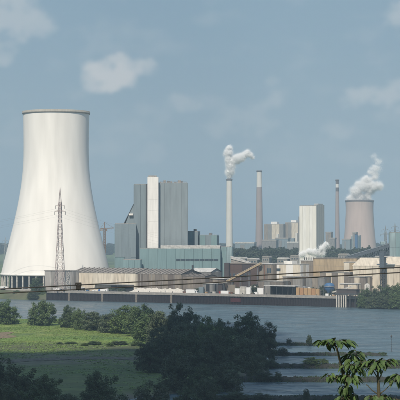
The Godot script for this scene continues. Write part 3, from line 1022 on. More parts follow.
# ---------------------------------------------------------------- the works
func cooling_tower(called: String, label: String, px: float, d: float, prof_px: Array, inlet: float, mat_: Material, rim_mat: Material, ncol: int, y: float) -> Node3D:
	var o := thing(called, label, "cooling tower", Vector3(wx(px, d), y, -d))
	var k := d / LENS
	var prof := []
	var inner := []
	for p in prof_px:
		prof.append(Vector2(p[1] * k, wy(p[0], d) - y))
		inner.append(Vector2(p[1] * k - 0.9, wy(p[0], d) - y))
	# resample smoothly
	var fine := []
	var fine_in := []
	for i in prof.size() - 1:
		var p0: Vector2 = prof[maxi(i - 1, 0)]
		var p3: Vector2 = prof[mini(i + 2, prof.size() - 1)]
		for j in 6:
			var q: Vector2 = (prof[i] as Vector2).cubic_interpolate(prof[i + 1], p0, p3, j / 6.0)
			fine.append(q)
			fine_in.append(q - Vector2(0.9, 0))
	fine.append(prof[-1])
	fine_in.append(inner[-1])
	var b := MB.new()
	b.lathe(fine, 96)
	part(o, "shell", b.mesh(), mat_)
	b = MB.new()
	b.lathe(fine_in, 72, true)
	part(o, "inner_shell", b.mesh(), M.tower_inside)
	var top: Vector2 = prof[-1]
	b = MB.new()
	b.lathe([Vector2(top.x - 1.6, top.y - 0.3), Vector2(top.x + 0.7, top.y - 0.3), Vector2(top.x + 0.7, top.y - 2.2), Vector2(top.x + 0.1, top.y - 2.5)].map(func(q): return q), 96)
	b.lathe([Vector2(top.x + 0.7, top.y - 0.3), Vector2(top.x + 0.7, top.y + 0.5), Vector2(top.x - 1.6, top.y + 0.5), Vector2(top.x - 1.6, top.y - 1.6)], 96)
	part(o, "rim", b.mesh(), rim_mat)
	var low: Vector2 = prof[0]
	b = MB.new()
	b.lathe([Vector2(low.x - 1.2, low.y - 1.2), Vector2(low.x + 0.5, low.y - 1.2), Vector2(low.x + 0.5, low.y + 1.0), Vector2(low.x, low.y + 1.0)], 96)
	part(o, "lintel_ring", b.mesh(), mat_)
	# columns round the air inlet, and the packing behind them
	var cm := MB.new()
	cm.box(Vector3(-0.6, 0, -0.6), Vector3(0.6, low.y - 1.1, 0.6))
	var cmesh := cm.mesh()
	for i in ncol:
		var a := TAU * (i + 0.5) / ncol
		var c := part(o, "inlet_column", cmesh, M.concrete_pale)
		c.position = Vector3(cos(a), 0, sin(a)) * (low.x - 0.4)
		c.rotation.y = -a
	b = MB.new()
	b.lathe([Vector2(low.x - 9.0, 0), Vector2(low.x - 9.0, low.y - 0.2)], 60)
	part(o, "packing", b.mesh(), M.tower_fill)
	b = MB.new()
	b.lathe([Vector2(low.x + 2.5, -0.5), Vector2(low.x + 2.5, 1.6), Vector2(low.x + 1.7, 1.6), Vector2(low.x + 1.7, -0.5)], 72)
	part(o, "basin_wall", b.mesh(), M.concrete)
	return o

func lattice(b: MB, h0: float, h1: float, w0: float, w1: float, n: int, r: float) -> void:
	for k in n:
		var a := k / float(n)
		var c := (k + 1) / float(n)
		var wa := lerpf(w0, w1, a)
		var wc := lerpf(w0, w1, c)
		var ya := lerpf(h0, h1, a)
		var yc := lerpf(h0, h1, c)
		var s := [[-1, -1], [1, -1], [1, 1], [-1, 1]]
		for i in 4:
			var j := (i + 1) % 4
			var A := Vector3(s[i][0] * wa, ya, s[i][1] * wa)
			var B := Vector3(s[j][0] * wa, ya, s[j][1] * wa)
			var C := Vector3(s[i][0] * wc, yc, s[i][1] * wc)
			var D := Vector3(s[j][0] * wc, yc, s[j][1] * wc)
			b.beam(A, D, r, r)
			b.beam(B, C, r, r)
			b.beam(C, D, r, r)

func pylon(label: String, px: float, d: float, top_y: float, turn: float, mat_: Material, arms: Array, w0: float, group := "", y := YARD, r := 0.30) -> Array:
	var o := thing("power_pylon", label, "pylon", Vector3(wx(px, d), y, -d), turn, group)
	var H := wy(top_y, d) - y
	var knee := H * 0.66
	var w1 := w0 * 0.36
	for s in [[-1, -1], [1, -1], [1, 1], [-1, 1]]:
		var b := MB.new()
		b.beam(Vector3(s[0] * w0, -0.5, s[1] * w0), Vector3(s[0] * w1, knee, s[1] * w1), r * 1.7, r * 1.7)
		b.beam(Vector3(s[0] * w1, knee, s[1] * w1), Vector3(s[0] * w1 * 0.7, H * 0.86, s[1] * w1 * 0.7), r * 1.5, r * 1.5)
		b.beam(Vector3(s[0] * w1 * 0.7, H * 0.86, s[1] * w1 * 0.7), Vector3(0, H, 0), r * 1.2, r * 1.2)
		part(o, "leg", b.mesh(), mat_)
	var b2 := MB.new()
	lattice(b2, 0, knee, w0, w1, 8, r)
	lattice(b2, knee, H * 0.86, w1, w1 * 0.7, 5, r)
	part(o, "bracing", b2.mesh(), mat_)
	var tips := []
	for a in arms:
		var yy: float = wy(a[0], d) - y
		var arm := MB.new()
		for s in [-1, 1]:
			var tip := Vector3(s * a[1], yy, 0)
			for z in [-1, 1]:
				arm.beam(Vector3(0, yy + 0.2, z * w1 * 0.7), tip, r, r)
				arm.beam(Vector3(0, yy + a[1] * 0.28, z * w1 * 0.7), tip, r, r)
			for q in 3:
				var f := (q + 0.5) / 3.0
				arm.beam(Vector3(s * a[1] * f, yy, w1 * 0.7 * (1 - f)), Vector3(s * a[1] * f, yy, -w1 * 0.7 * (1 - f)), r * 0.8, r * 0.8)
				arm.beam(Vector3(s * a[1] * f, yy, 0), Vector3(s * a[1] * f * 0.8, yy + a[1] * 0.28 * (1 - f * 0.8), 0), r * 0.8, r * 0.8)
			tips.append(o.to_global(tip + Vector3(0, -3.2, 0)) if o.is_inside_tree() else o.transform * (tip + Vector3(0, -3.2, 0)))
		var am := part(o, "crossarm", arm.mesh(), mat_)
		for s in [-1, 1]:
			var ib := MB.new()
			ib.tube(Vector3(s * a[1], yy, 0), Vector3(s * a[1], yy - 3.2, 0), 0.22, 0.22, 6)
			part(am, "insulator", ib.mesh(), M.steel_dark)
	return tips

func hang(called: String, label: String, category: String, p: Vector3, q: Vector3, sag: float, r: float, mat_: Material, n := 40, group := "", seg := 5) -> Node3D:
	var b := MB.new()
	var prev := p
	for k in n:
		var t := (k + 1) / float(n)
		var c := p.lerp(q, t) - Vector3(0, 4.0 * sag * t * (1 - t), 0)
		b.tube(prev, c, r, r, seg, false)
		prev = c
	return solo(called, b.mesh(), mat_, label, category, group)

func chimney(label: String, px: float, d: float, ytop: float, wtop: float, wbase: float, bands: Array) -> void:
	# bands: [picture y of the band's lower end, material], from the top down
	var o := thing("chimney", label, "chimney", Vector3(wx(px, d), YARD, -d), 0, "tall far chimneys")
	var H := up(ytop, d)
	var k := d / LENS * 0.5
	var rad := func(y: float) -> float: return lerpf(wbase, wtop, clampf(pow(y / H, 0.8), 0, 1)) * k
	var y1 := H
	for i in bands.size():
		var y0: float = maxf(up(bands[i][0], d), 0.0)
		var b := MB.new()
		var prof := []
		for j in 7:
			var y := lerpf(y0, y1, j / 6.0)
			prof.append(Vector2(rad.call(y), y))
		b.lathe(prof, 40)
		part(o, "shaft" if i == bands.size() - 1 else "top_band", b.mesh(), bands[i][1])
		y1 = y0
	var b := MB.new()
	var r: float = rad.call(H)
	b.lathe([Vector2(r + 0.1, H - 3.5), Vector2(r + 0.9, H - 3.0), Vector2(r + 0.9, H), Vector2(r - 1.2, H), Vector2(r - 1.2, H - 8)], 40)
	part(o, "rim", b.mesh(), M.chimney_dark)

func plume(label: String, puffs: Array, d: float, n: int, size: float, sd: int) -> void:
	# steam: clumps of small drops, each [x, y, radius in the picture, share of drops]
	var r := RandomNumberGenerator.new()
	r.seed = sd
	var k := d / LENS
	var drop := MB.new()
	var p6 := [Vector3(1, 0, 0), Vector3(-1, 0, 0), Vector3(0, 1, 0), Vector3(0, -1, 0), Vector3(0, 0, 1), Vector3(0, 0, -1)]
	for a in [0, 1]:
		for b in [2, 3]:
			for c in [4, 5]:
				drop.tri(p6[a], p6[b], p6[c], p6[a] + p6[b] + p6[c])
	var xf := []
	var total := 0.0
	var cores := []
	for p in puffs:
		total += p[2] * p[2] * p[3]
	for p in puffs:
		var subs := []
		for i in int(22):
			var e := rand_dir(r)
			if p[3] >= 0.55 and i % 2 == 0:
				var ce: Vector3 = e * p[2] * 0.55 * pow(r.randf(), 0.5)
				cores.append([at(p[0] + ce.x, p[1] - ce.y, d) + Vector3(0, 0, ce.z * k), p[2] * k * r.randf_range(0.16, 0.32) * minf(1.0, p[3] + 0.05)])
			subs.append([e * p[2] * 0.70 * pow(r.randf(), 0.4), p[2] * r.randf_range(0.16, 0.36)])
		for i in int(n * p[2] * p[2] * p[3] / total):
			var sb = subs[r.randi() % subs.size()]
			var e := Vector3(r.randfn(), r.randfn(), r.randfn()) * float(sb[1]) * 0.9
			var q: Vector3 = sb[0] + e
			var pos := at(p[0] + q.x, p[1] - q.y, d) + Vector3(0, 0, q.z * k)
			var s := size * r.randf_range(0.5, 1.3)
			xf.append(Transform3D(Basis(rand_dir(r), r.randf() * TAU).scaled(Vector3.ONE * s), pos))
	var core := MB.new()
	var f := noise(0.5, 3, sd)
	for cr in cores:
		var D := func(i: int, j: int) -> Vector3: return Vector3(sin(PI * i / 12.0) * cos(TAU * j / 18.0), cos(PI * i / 12.0), sin(PI * i / 12.0) * sin(TAU * j / 18.0))
		var P := func(dir: Vector3) -> Vector3: return cr[0] + dir * float(cr[1]) * (1.0 + 0.5 * f.get_noise_3dv(cr[0] * 0.3 + dir * 2.2))
		for i in 12:
			for j in 18:
				var d0: Vector3 = D.call(i, j)
				var d1: Vector3 = D.call(i + 1, j)
				var d2: Vector3 = D.call(i + 1, j + 1)
				var d3: Vector3 = D.call(i, j + 1)
				core.smooth_quad(P.call(d0), P.call(d1), P.call(d2), P.call(d3), d0, d1, d2, d3)
	var o := multi("steam_plume", drop.mesh(), M.steam, xf)
	tag(o, label, "steam", "", "stuff")
	if cores:
		part(o, "dense_core", core.mesh(), M.steam)

func build_power_block() -> void:
	cooling_tower("cooling_tower", "huge white cooling tower with flared base standing behind the quay", 56.0, 1750.0, [[274, 54.6], [260, 51.2], [240, 46.2], [220, 41.3], [200, 37.2], [182, 34.4], [166, 33.0], [150, 32.5], [130, 32.7], [112, 33.2]], 16.0, M.tower_white, M.tower_rim, 46, YARD)
	# boiler house
	var d := 1770.0
	var a := facing("boiler_house", "tall grey-blue boiler house with white stair tower up its front", "building", 134, 187.5, d, deg_to_rad(2))
	var o: Node3D = a[0]
	var k := d / LENS
	var f := func(px: float) -> float: return (px - 134.0) * k
	var H1 := up(184.3, d)
	var H2 := up(183.0, d)
	pbox(o, "core_wall", Vector3(0.4, 0, -50), Vector3(f.call(147), H1 - 0.3, -6.1), M.clad_slate)
	facade(o, 0, f.call(147.0), 0, H1, -6.0, 2, [M.clad_slate, M.clad_slate_b])
	side_facade(o, 0, 0, H1, -50, -6, 5, [M.clad_slate, M.clad_slate_b], true)
	pbox(o, "core_wall", Vector3(f.call(147.4), 0, -56), Vector3(f.call(187.5) - 0.4, H2 - 0.3, -0.1), M.clad_grey)
	facade(o, f.call(158.6), f.call(187.5), 0, H2, 0, 5, [M.clad_grey, M.clad_grey_b])
	facade(o, f.call(145.7), f.call(147.4), 0, H1 + 0.6, -5.3, 1, [M.steel_dark], "recess_shade_strip")  # dark strip painted in for the shade of the recess beside the stair tower
	side_facade(o, f.call(187.5), 0, H2, -56, 0, 5, [M.clad_grey, M.clad_grey_b])
	pbox(o, "roof", Vector3(0.2, H1, -50), Vector3(f.call(147) - 0.2, H1 + 0.6, -6.2), M.concrete)
	pbox(o, "roof", Vector3(f.call(147.6), H2, -56), Vector3(f.call(187.3), H2 + 0.5, -0.2), M.concrete)
	var Ht := up(177.2, d)
	var st := pbox(o, "stair_tower", Vector3(f.call(147.4), 0, 0.1), Vector3(f.call(158.4), Ht, 7.5), M.white_clad)
	pbox(st, "tower_cap", Vector3(1.0, Ht, 1.0), Vector3(9.5, Ht + 1.6, 6.0), M.concrete)
	var tw: float = f.call(158.4) - f.call(147.4)
	for i in 10:
		pbox(st, "facade_panel", Vector3(0.3, Ht * i / 10.0 + 0.04, 7.4), Vector3(tw - 0.3, Ht * (i + 1) / 10.0 - 0.04, 7.75), M.white_clad)
	for i in 7:
		var x: float = f.call(160.0 + i * 3.6)
		pbox(o, "roof_vent", Vector3(x, H2 + 0.5, -12 - (i * 5) % 9), Vector3(x + 1.4 + (i % 3), H2 + 1.6 + (i * 3 % 4) * 0.55, -9), [M.steel_grey, M.concrete][i % 2])
	var rl := MB.new()
	for i in 12:
		var x: float = f.call(160.0) + i * 2.5
		rl.beam(Vector3(x, H2 + 0.4, -0.7), Vector3(x, H2 + 1.7, -0.7), 0.1, 0.1)
	rl.beam(Vector3(f.call(160.0), H2 + 1.7, -0.7), Vector3(f.call(160.0) + 27.5, H2 + 1.7, -0.7), 0.1, 0.1)
	part(o, "roof_railing", rl.mesh(), M.steel_grey)
	# bunker annex to its left
	a = facing("bunker_annex", "lower blue-green annex with dark gate left of the boiler house", "building", 115, 136, 1764, deg_to_rad(2))
	o = a[0]
	var L: float = a[1]
	var H := up(224, 1764)
	pbox(o, "core_wall", Vector3(0.3, 0, -40), Vector3(L - 0.3, H - 0.2, -0.1), M.clad_slate)
	var kk := 1764 / LENS
	facade(o, 0, L, up(257, 1764), H, 0, 3, [M.clad_slate_b, M.clad_slate, M.clad_slate_b])
	facade(o, 0, 9.6 * kk, 0, up(257.4, 1764), 0, 1, [M.clad_teal])
	facade(o, 16.2 * kk, L, 0, up(257.4, 1764), 0, 1, [M.clad_slate_b])
	pbox(o, "gate", Vector3(10 * kk, 0, -0.1), Vector3(16 * kk, up(247.5, 1764), 0.62), M.clad_slate)
	side_facade(o, 0, 0, H, -40, 0, 4, [M.clad_teal, M.clad_teal_b], true)
	pbox(o, "roof", Vector3(0.1, H, -40), Vector3(L, H + 0.6, -0.2), M.concrete)
	# sloping gallery behind the annex
	o = thing("sloping_gallery", "dark sloping coal gallery rising behind the annex to the boiler house", "conveyor", Vector3(wx(122.5, 1790), YARD, -1790), deg_to_rad(-7))
	var b := MB.new()
	var g0 := up(226, 1790)
	var g1 := up(204.5, 1790)
	b.prism(PackedVector2Array([Vector2(0, g0 - 16), Vector2(13, g0 - 16), Vector2(13, g1), Vector2(11.5, g1), Vector2(1.2, g0 - 2)]), -10, 0)
	part(o, "gallery", b.mesh(), M.clad_slate)
	b = MB.new()
	b.beam(Vector3(-0.4, g0 - 1.2, -5), Vector3(12.0, g1 + 0.6, -5), 11.0, 0.5)
	part(o, "gallery_roof", b.mesh(), M.steel_dark)
	for y in [g0 - 15.0]:
		pbox(o, "trestle", Vector3(2, 0, -6), Vector3(11, g0 - 16.1, -3), M.steel_grey)
	pbox(o, "platform", Vector3(7.2, up(215.4, 1790), 0.1), Vector3(11.5, up(213.6, 1790), 3.0), M.white_clad)
	# turbine hall
	d = 1728.0
	a = facing("turbine_hall", "long low teal turbine hall with pale roof edge before the boiler house", "building", 140, 220.5, d, deg_to_rad(-3))
	o = a[0]
	L = a[1]
	H = up(248.6, d)
	pbox(o, "core_wall", Vector3(0.3, 0, -32), Vector3(L - 0.3, H - 0.2, -0.1), M.clad_teal)
	facade(o, 0, L, 0, H, 0, 9, [M.clad_teal, M.clad_teal_b])
	side_facade(o, 0, 0, H, -32, 0, 3, [M.clad_teal, M.clad_teal_b], true)
	pbox(o, "roof", Vector3(20.5 * d / LENS, H + 0.05, -32), Vector3(L - 0.4, H + 3.2, -1.2), M.roof_pale)
	pbox(o, "roof", Vector3(0.2, H + 0.05, -31), Vector3(20.3 * d / LENS, H + 0.7, -1.2), M.concrete)
	windows(o, 36 * d / LENS, 78.5 * d / LENS, up(260.8, d), up(258.8, d), 0.38, 9, 0.3)
	a = facing("turbine_hall_extension", "short teal block closing the right end of the turbine hall", "building", 220.7, 232, d + 4, deg_to_rad(-3))
	o = a[0]
	L = a[1]
	H = up(247.2, d)
	pbox(o, "core_wall", Vector3(0.3, 0, -30), Vector3(L - 0.3, H - 0.2, -0.1), M.clad_teal)
	facade(o, 0, L, 0, H, 0, 2, [M.clad_teal_b, M.clad_teal_pale])
	side_facade(o, L, 0, H, -30, 0, 3, [M.clad_teal, M.clad_teal_b])
	pbox(o, "roof", Vector3(0.1, H, -30), Vector3(L - 0.1, H + 0.6, -0.2), M.concrete)
	a = facing("teal_workshop", "lowest teal wing at the left end of the turbine hall", "building", 123, 140.6, d - 22, deg_to_rad(-3))
	o = a[0]
	L = a[1]
	H = up(260, d - 22)
	pbox(o, "core_wall", Vector3(0.3, 0, -18), Vector3(L - 0.3, H - 0.2, -0.1), M.clad_teal)
	facade(o, 0, L, 0, H, 0, 3, [M.clad_teal_b, M.clad_teal])
	side_facade(o, 0, 0, H, -18, 0, 2, [M.clad_teal_b], true)
	pbox(o, "roof", Vector3(0.1, H, -18), Vector3(L - 0.1, H + 0.5, -0.2), M.concrete)
	# small towers right of the boiler house
	for q in [[187.8, 198, 231.5, "slim pale teal tower against the boiler house's right side", 2], [199.5, 217, 235.2, "squat pale teal tower behind the turbine hall", 3]]:
		a = facing("filter_tower", q[3], "building", q[0], q[1], 1800, deg_to_rad(-10))
		o = a[0]
		L = a[1]
		H = up(q[2], 1800)
		pbox(o, "core_wall", Vector3(0.3, 0, -14), Vector3(L - 0.3, H - 0.2, -0.1), M.clad_slate)
		facade(o, 0, L, 0, H, 0, q[4], [M.clad_teal, M.clad_slate_b, M.clad_teal_b])
		pbox(o, "roof", Vector3(0.1, H, -14), Vector3(L - 0.1, H + 0.5, -0.2), M.concrete)
		pbox(o, "roof_vent", Vector3(L * 0.5, H + 0.5, -8), Vector3(L * 0.5 + 3, H + 2.5, -4), M.steel_grey)
	# tower crane peeping out behind the cooling tower
	d = 2000.0
	o = thing("tower_crane", "rust-brown tower crane peeping out behind the white cooling tower", "crane", Vector3(wx(104.6, d), YARD, -d), deg_to_rad(12))
	b = MB.new()
	lattice(b, 0, up(229, d), 1.1, 1.1, 34, 0.28)
	for s in [[-1, -1], [1, -1], [1, 1], [-1, 1]]:
		b.beam(Vector3(s[0] * 1.1, -0.5, s[1] * 1.1), Vector3(s[0] * 1.1, up(229, d), s[1] * 1.1), 0.4, 0.4)
	part(o, "mast", b.mesh(), M.crane)
	b = MB.new()
	var jy := up(228.6, d)
	b.beam(Vector3(-5, jy, 0), Vector3(11, jy + 0.8, 0), 1.0, 1.0)
	b.beam(Vector3(0, jy + 7.5, 0), Vector3(10, jy + 1.2, 0), 0.25, 0.25)
	b.beam(Vector3(0, jy + 7.5, 0), Vector3(-4.6, jy + 0.6, 0), 0.25, 0.25)
	part(o, "jib", b.mesh(), M.crane)
	b = MB.new()
	b.beam(Vector3(0, jy, 0), Vector3(0, jy + 7.6, 0), 0.8, 0.8)
	part(o, "tower_head", b.mesh(), M.crane)
	pbox(o, "counterweight", Vector3(-5.5, jy - 2.6, -0.9), Vector3(-2.5, jy - 0.6, 0.9), M.concrete)
	pbox(o, "cab", Vector3(0.8, jy - 3.0, -1), Vector3(3.0, jy - 0.6, 1), M.crane)
	# the big lattice pylon on the quay side, and its lines
	var tips := pylon("tall pale red lattice pylon standing before the white cooling tower", 60.0, 1640.0, 187.5, deg_to_rad(-14), M.pylon, [[205.5, 4.4], [211.5, 5.4]], 4.4, "", YARD, 0.21)
	var lines := ["upper", "lower"]
	for i in 2:
		for s in 2:
			var p: Vector3 = tips[i * 2 + s]
			var side := "left arm" if s == 0 else "right arm"
			hang("power_line", "thin %s power line sagging right from the red pylon's %s" % [lines[i], side], "power line", p, p + Vector3(560, -4, 170.0), 47.0, 0.035, M.wire, 60, "lines on the red pylon")
			hang("power_line", "thin %s power line sagging left from the red pylon's %s" % [lines[i], side], "power line", p, p + Vector3(-620, 6, -260.0), 34.0, 0.035, M.wire, 60, "lines on the red pylon")

# ---------------------------------------------------------------- quay and everything along it
func build_quay() -> void:
	var o := thing("quay_wall", "long dark sheet-pile quay wall with pale posts along the far bank", "quay", Vector3(QA.x, 0, -QA.y), -qturn)
	var posts := [47.6, 70.0, 103.0, 137.0, 172.0, 205.0, 237.5, 270.0, 302.0, 333.0, 360.0]
	for i in posts.size() - 1:
		var t0 := q_t(posts[i], 0)
		var t1 := q_t(posts[i + 1], 0)
		var b := MB.new()
		var n := int((t1 - t0) / 1.6)
		var poly := PackedVector2Array()
		for k in n:
			var x := t0 + (t1 - t0) * k / n
			var w := (t1 - t0) / n
			poly.append_array([Vector2(x, 0.0), Vector2(x + w * 0.32, 0.0), Vector2(x + w * 0.5, 0.5), Vector2(x + w * 0.82, 0.5)])
		poly.append(Vector2(t1, 0.0))
		for k in poly.size() - 1:
			b.quad(Vector3(poly[k].x, -4, poly[k].y), Vector3(poly[k + 1].x, -4, poly[k + 1].y), Vector3(poly[k + 1].x, 7.3, poly[k + 1].y), Vector3(poly[k].x, 7.3, poly[k].y), Vector3(0, 0, 1))
		part(o, "sheet_pile_section", b.mesh(), M.piling_red if i == 99 else [M.piling, M.piling_b][i % 2])
	var rp := pbox(o, "red_plate", Vector3(q_t(231, 0), 2.2, 0.52), Vector3(q_t(241, 0), 5.8, 0.66), M.piling_red)
	rp.set_meta("label", "faded red plate fixed on the dark quay wall")
	for i in range(1, 10):
		if i in [5, 6, 7, 8, 9]:
			continue
		var t := q_t(posts[i], 0)
		pbox(o, "fender_post", Vector3(t - 0.9, -3, 0.55), Vector3(t + 0.9, 7.3, 1.5), M.post_pale)
	for i in 10:
		var t0 := q_t(posts[i], 0)
		var t1 := q_t(posts[i + 1], 0)
		pbox(o, "cap_beam", Vector3(t0 + 0.03, 7.3, -0.8), Vector3(t1 - 0.03, 9.7, 1.0), M.concrete)
	for i in 26:
		var t := 8.0 + i * 12.8
		var b := MB.new()
		b.tube(Vector3(t, 9.7, 0.4), Vector3(t, 10.6, 0.4), 0.32, 0.26, 8)
		b.tube(Vector3(t, 10.6, 0.4), Vector3(t, 10.8, 0.4), 0.42, 0.40, 8)
		part(o, "bollard", b.mesh(), M.steel_dark)
	# the end walls keep the bank behind
	pbox(o, "end_wall", Vector3(-0.6, -4, -14), Vector3(0.2, 8.2, 0.2), M.piling)
	var te := q_t(360, 0)
	pbox(o, "end_wall", Vector3(te - 0.2, -4, -14), Vector3(te + 0.6, 8.2, 0.2), M.piling)
	# the paved apron
	var b := MB.new()
	b.box(Vector3(0.2, 6.5, -16), Vector3(te - 0.2, YARD + 0.06, -0.8))
	var ap := structure("pavement", b.mesh(), M.concrete)
	ap.position = o.position
	ap.rotation.y = -qturn

func vehicle(called: String, label: String, kind: String, px: float, s: float, paint: Material, turn := 0.0, scale_ := 1.0) -> void:
	var p := q_pt(q_t(px, s), s)
	var o := thing(called, label, kind, Vector3(p.x, YARD + 0.07, -p.y), -qturn + turn, "vehicles on the quay")
	var wheels := []
	var b := MB.new()
	if kind == "lorry":
		b.prism(PackedVector2Array([Vector2(3.2, 0.6), Vector2(5.4, 0.6), Vector2(5.5, 1.7), Vector2(5.0, 3.2), Vector2(3.2, 3.3)]), -1.2, 1.2)
		var cab := part(o, "cab", b.mesh(), paint)
		pbox(cab, "window", Vector3(4.0, 2.0, 1.18), Vector3(4.8, 2.8, 1.23), M.glass)
		pbox(cab, "windscreen", Vector3(5.15, 1.9, -1.0), Vector3(5.5, 2.9, 1.0), M.glass)
		pbox(o, "cargo_box", Vector3(-5.2, 1.0, -1.25), Vector3(3.0, 4.0, 1.25), M.car_white)
		pbox(o, "chassis", Vector3(-5.0, 0.6, -0.9), Vector3(3.2, 0.98, 0.9), M.steel_dark)
		wheels = [[-4.2, 0.5], [-2.9, 0.5], [4.3, 0.5]]
	elif kind == "van":
		b.prism(PackedVector2Array([Vector2(-2.6, 0.45), Vector2(2.6, 0.45), Vector2(2.6, 1.2), Vector2(1.9, 1.4), Vector2(1.3, 2.2), Vector2(-2.5, 2.3)]), -0.95, 0.95)
		var body := part(o, "body", b.mesh(), paint)
		pbox(body, "window", Vector3(0.3, 1.4, 0.94), Vector3(1.3, 2.0, 0.98), M.glass)
		wheels = [[-1.7, 0.36], [1.7, 0.36]]
	else:
		b.prism(PackedVector2Array([Vector2(-2.1, 0.35), Vector2(2.1, 0.35), Vector2(2.15, 0.8), Vector2(1.1, 0.95), Vector2(0.5, 1.45), Vector2(-1.1, 1.45), Vector2(-1.7, 0.98), Vector2(-2.1, 0.9)]), -0.85, 0.85)
		var body := part(o, "body", b.mesh(), paint)
		pbox(body, "window", Vector3(-1.2, 0.98, 0.84), Vector3(0.6, 1.36, 0.88), M.glass)
		wheels = [[-1.3, 0.32], [1.35, 0.32]]
	var w := 1.0 if kind == "lorry" else 0.78
	for q in wheels:
		for z in [-w, w]:
			var t := MB.new()
			t.tube(Vector3(q[0], q[1], z - 0.12), Vector3(q[0], q[1], z + 0.14), q[1], q[1], 12)
			part(o, "wheel", t.mesh(), M.tyre)
	o.scale = Vector3.ONE * scale_

func heap(called: String, label: String, px0: float, px1: float, s: float, h: float, depth: float, mat_: Material, sd: int) -> void:
	var a := on_quay(called, label, "heap", px0, px1, s)
	var L: float = a[1]
	var f := noise(0.12, 3, sd)
	var b := MB.new()
	var nx := int(L / 1.2)
	var nz := 12
	var P := func(i: int, j: int) -> Vector3:
		var x := L * i / nx
		var z := -depth * j / nz
		var e: float = clampf(minf(x, L - x) / (h * 1.7), 0, 1)
		var c: float = clampf(minf(j, nz - j) / (nz * 0.5), 0, 1)
		return Vector3(x, h * minf(e, c) * (0.86 + 0.30 * f.get_noise_2d(x, z * 2.0)) + 0.08 * f.get_noise_2d(x * 9, z * 9), z)
	for i in nx:
		for j in nz:
			b.quad(P.call(i, j), P.call(i + 1, j), P.call(i + 1, j + 1), P.call(i, j + 1), Vector3.UP)
	part(a[0], "loose_material", b.mesh(), mat_)

func container(label: String, px0: float, px1: float, ytop: float, s: float, mat_: Material, group: String, called := "container", category := "container") -> void:
	var a := on_quay(called, label, category, px0, px1, s, group, YARD + 0.07)
	var o: Node3D = a[0]
	var H := up(ytop, a[2])
	pbox(o, "body", Vector3(0.1, 0.12, -2.4), Vector3(a[1] - 0.1, H, 0), mat_)
	var n := int(a[1] / 0.6)
	var b := MB.new()
	for k in n:
		b.box(Vector3(0.3 + k * 0.6, 0.3, 0.0), Vector3(0.55 + k * 0.6, H - 0.2, 0.09))
	part(o, "rib", b.mesh(), mat_).set_meta("kind", "stuff")
	pbox(o, "skid", Vector3(0.3, 0, -2.2), Vector3(a[1] - 0.3, 0.12, -0.2), M.steel_dark)

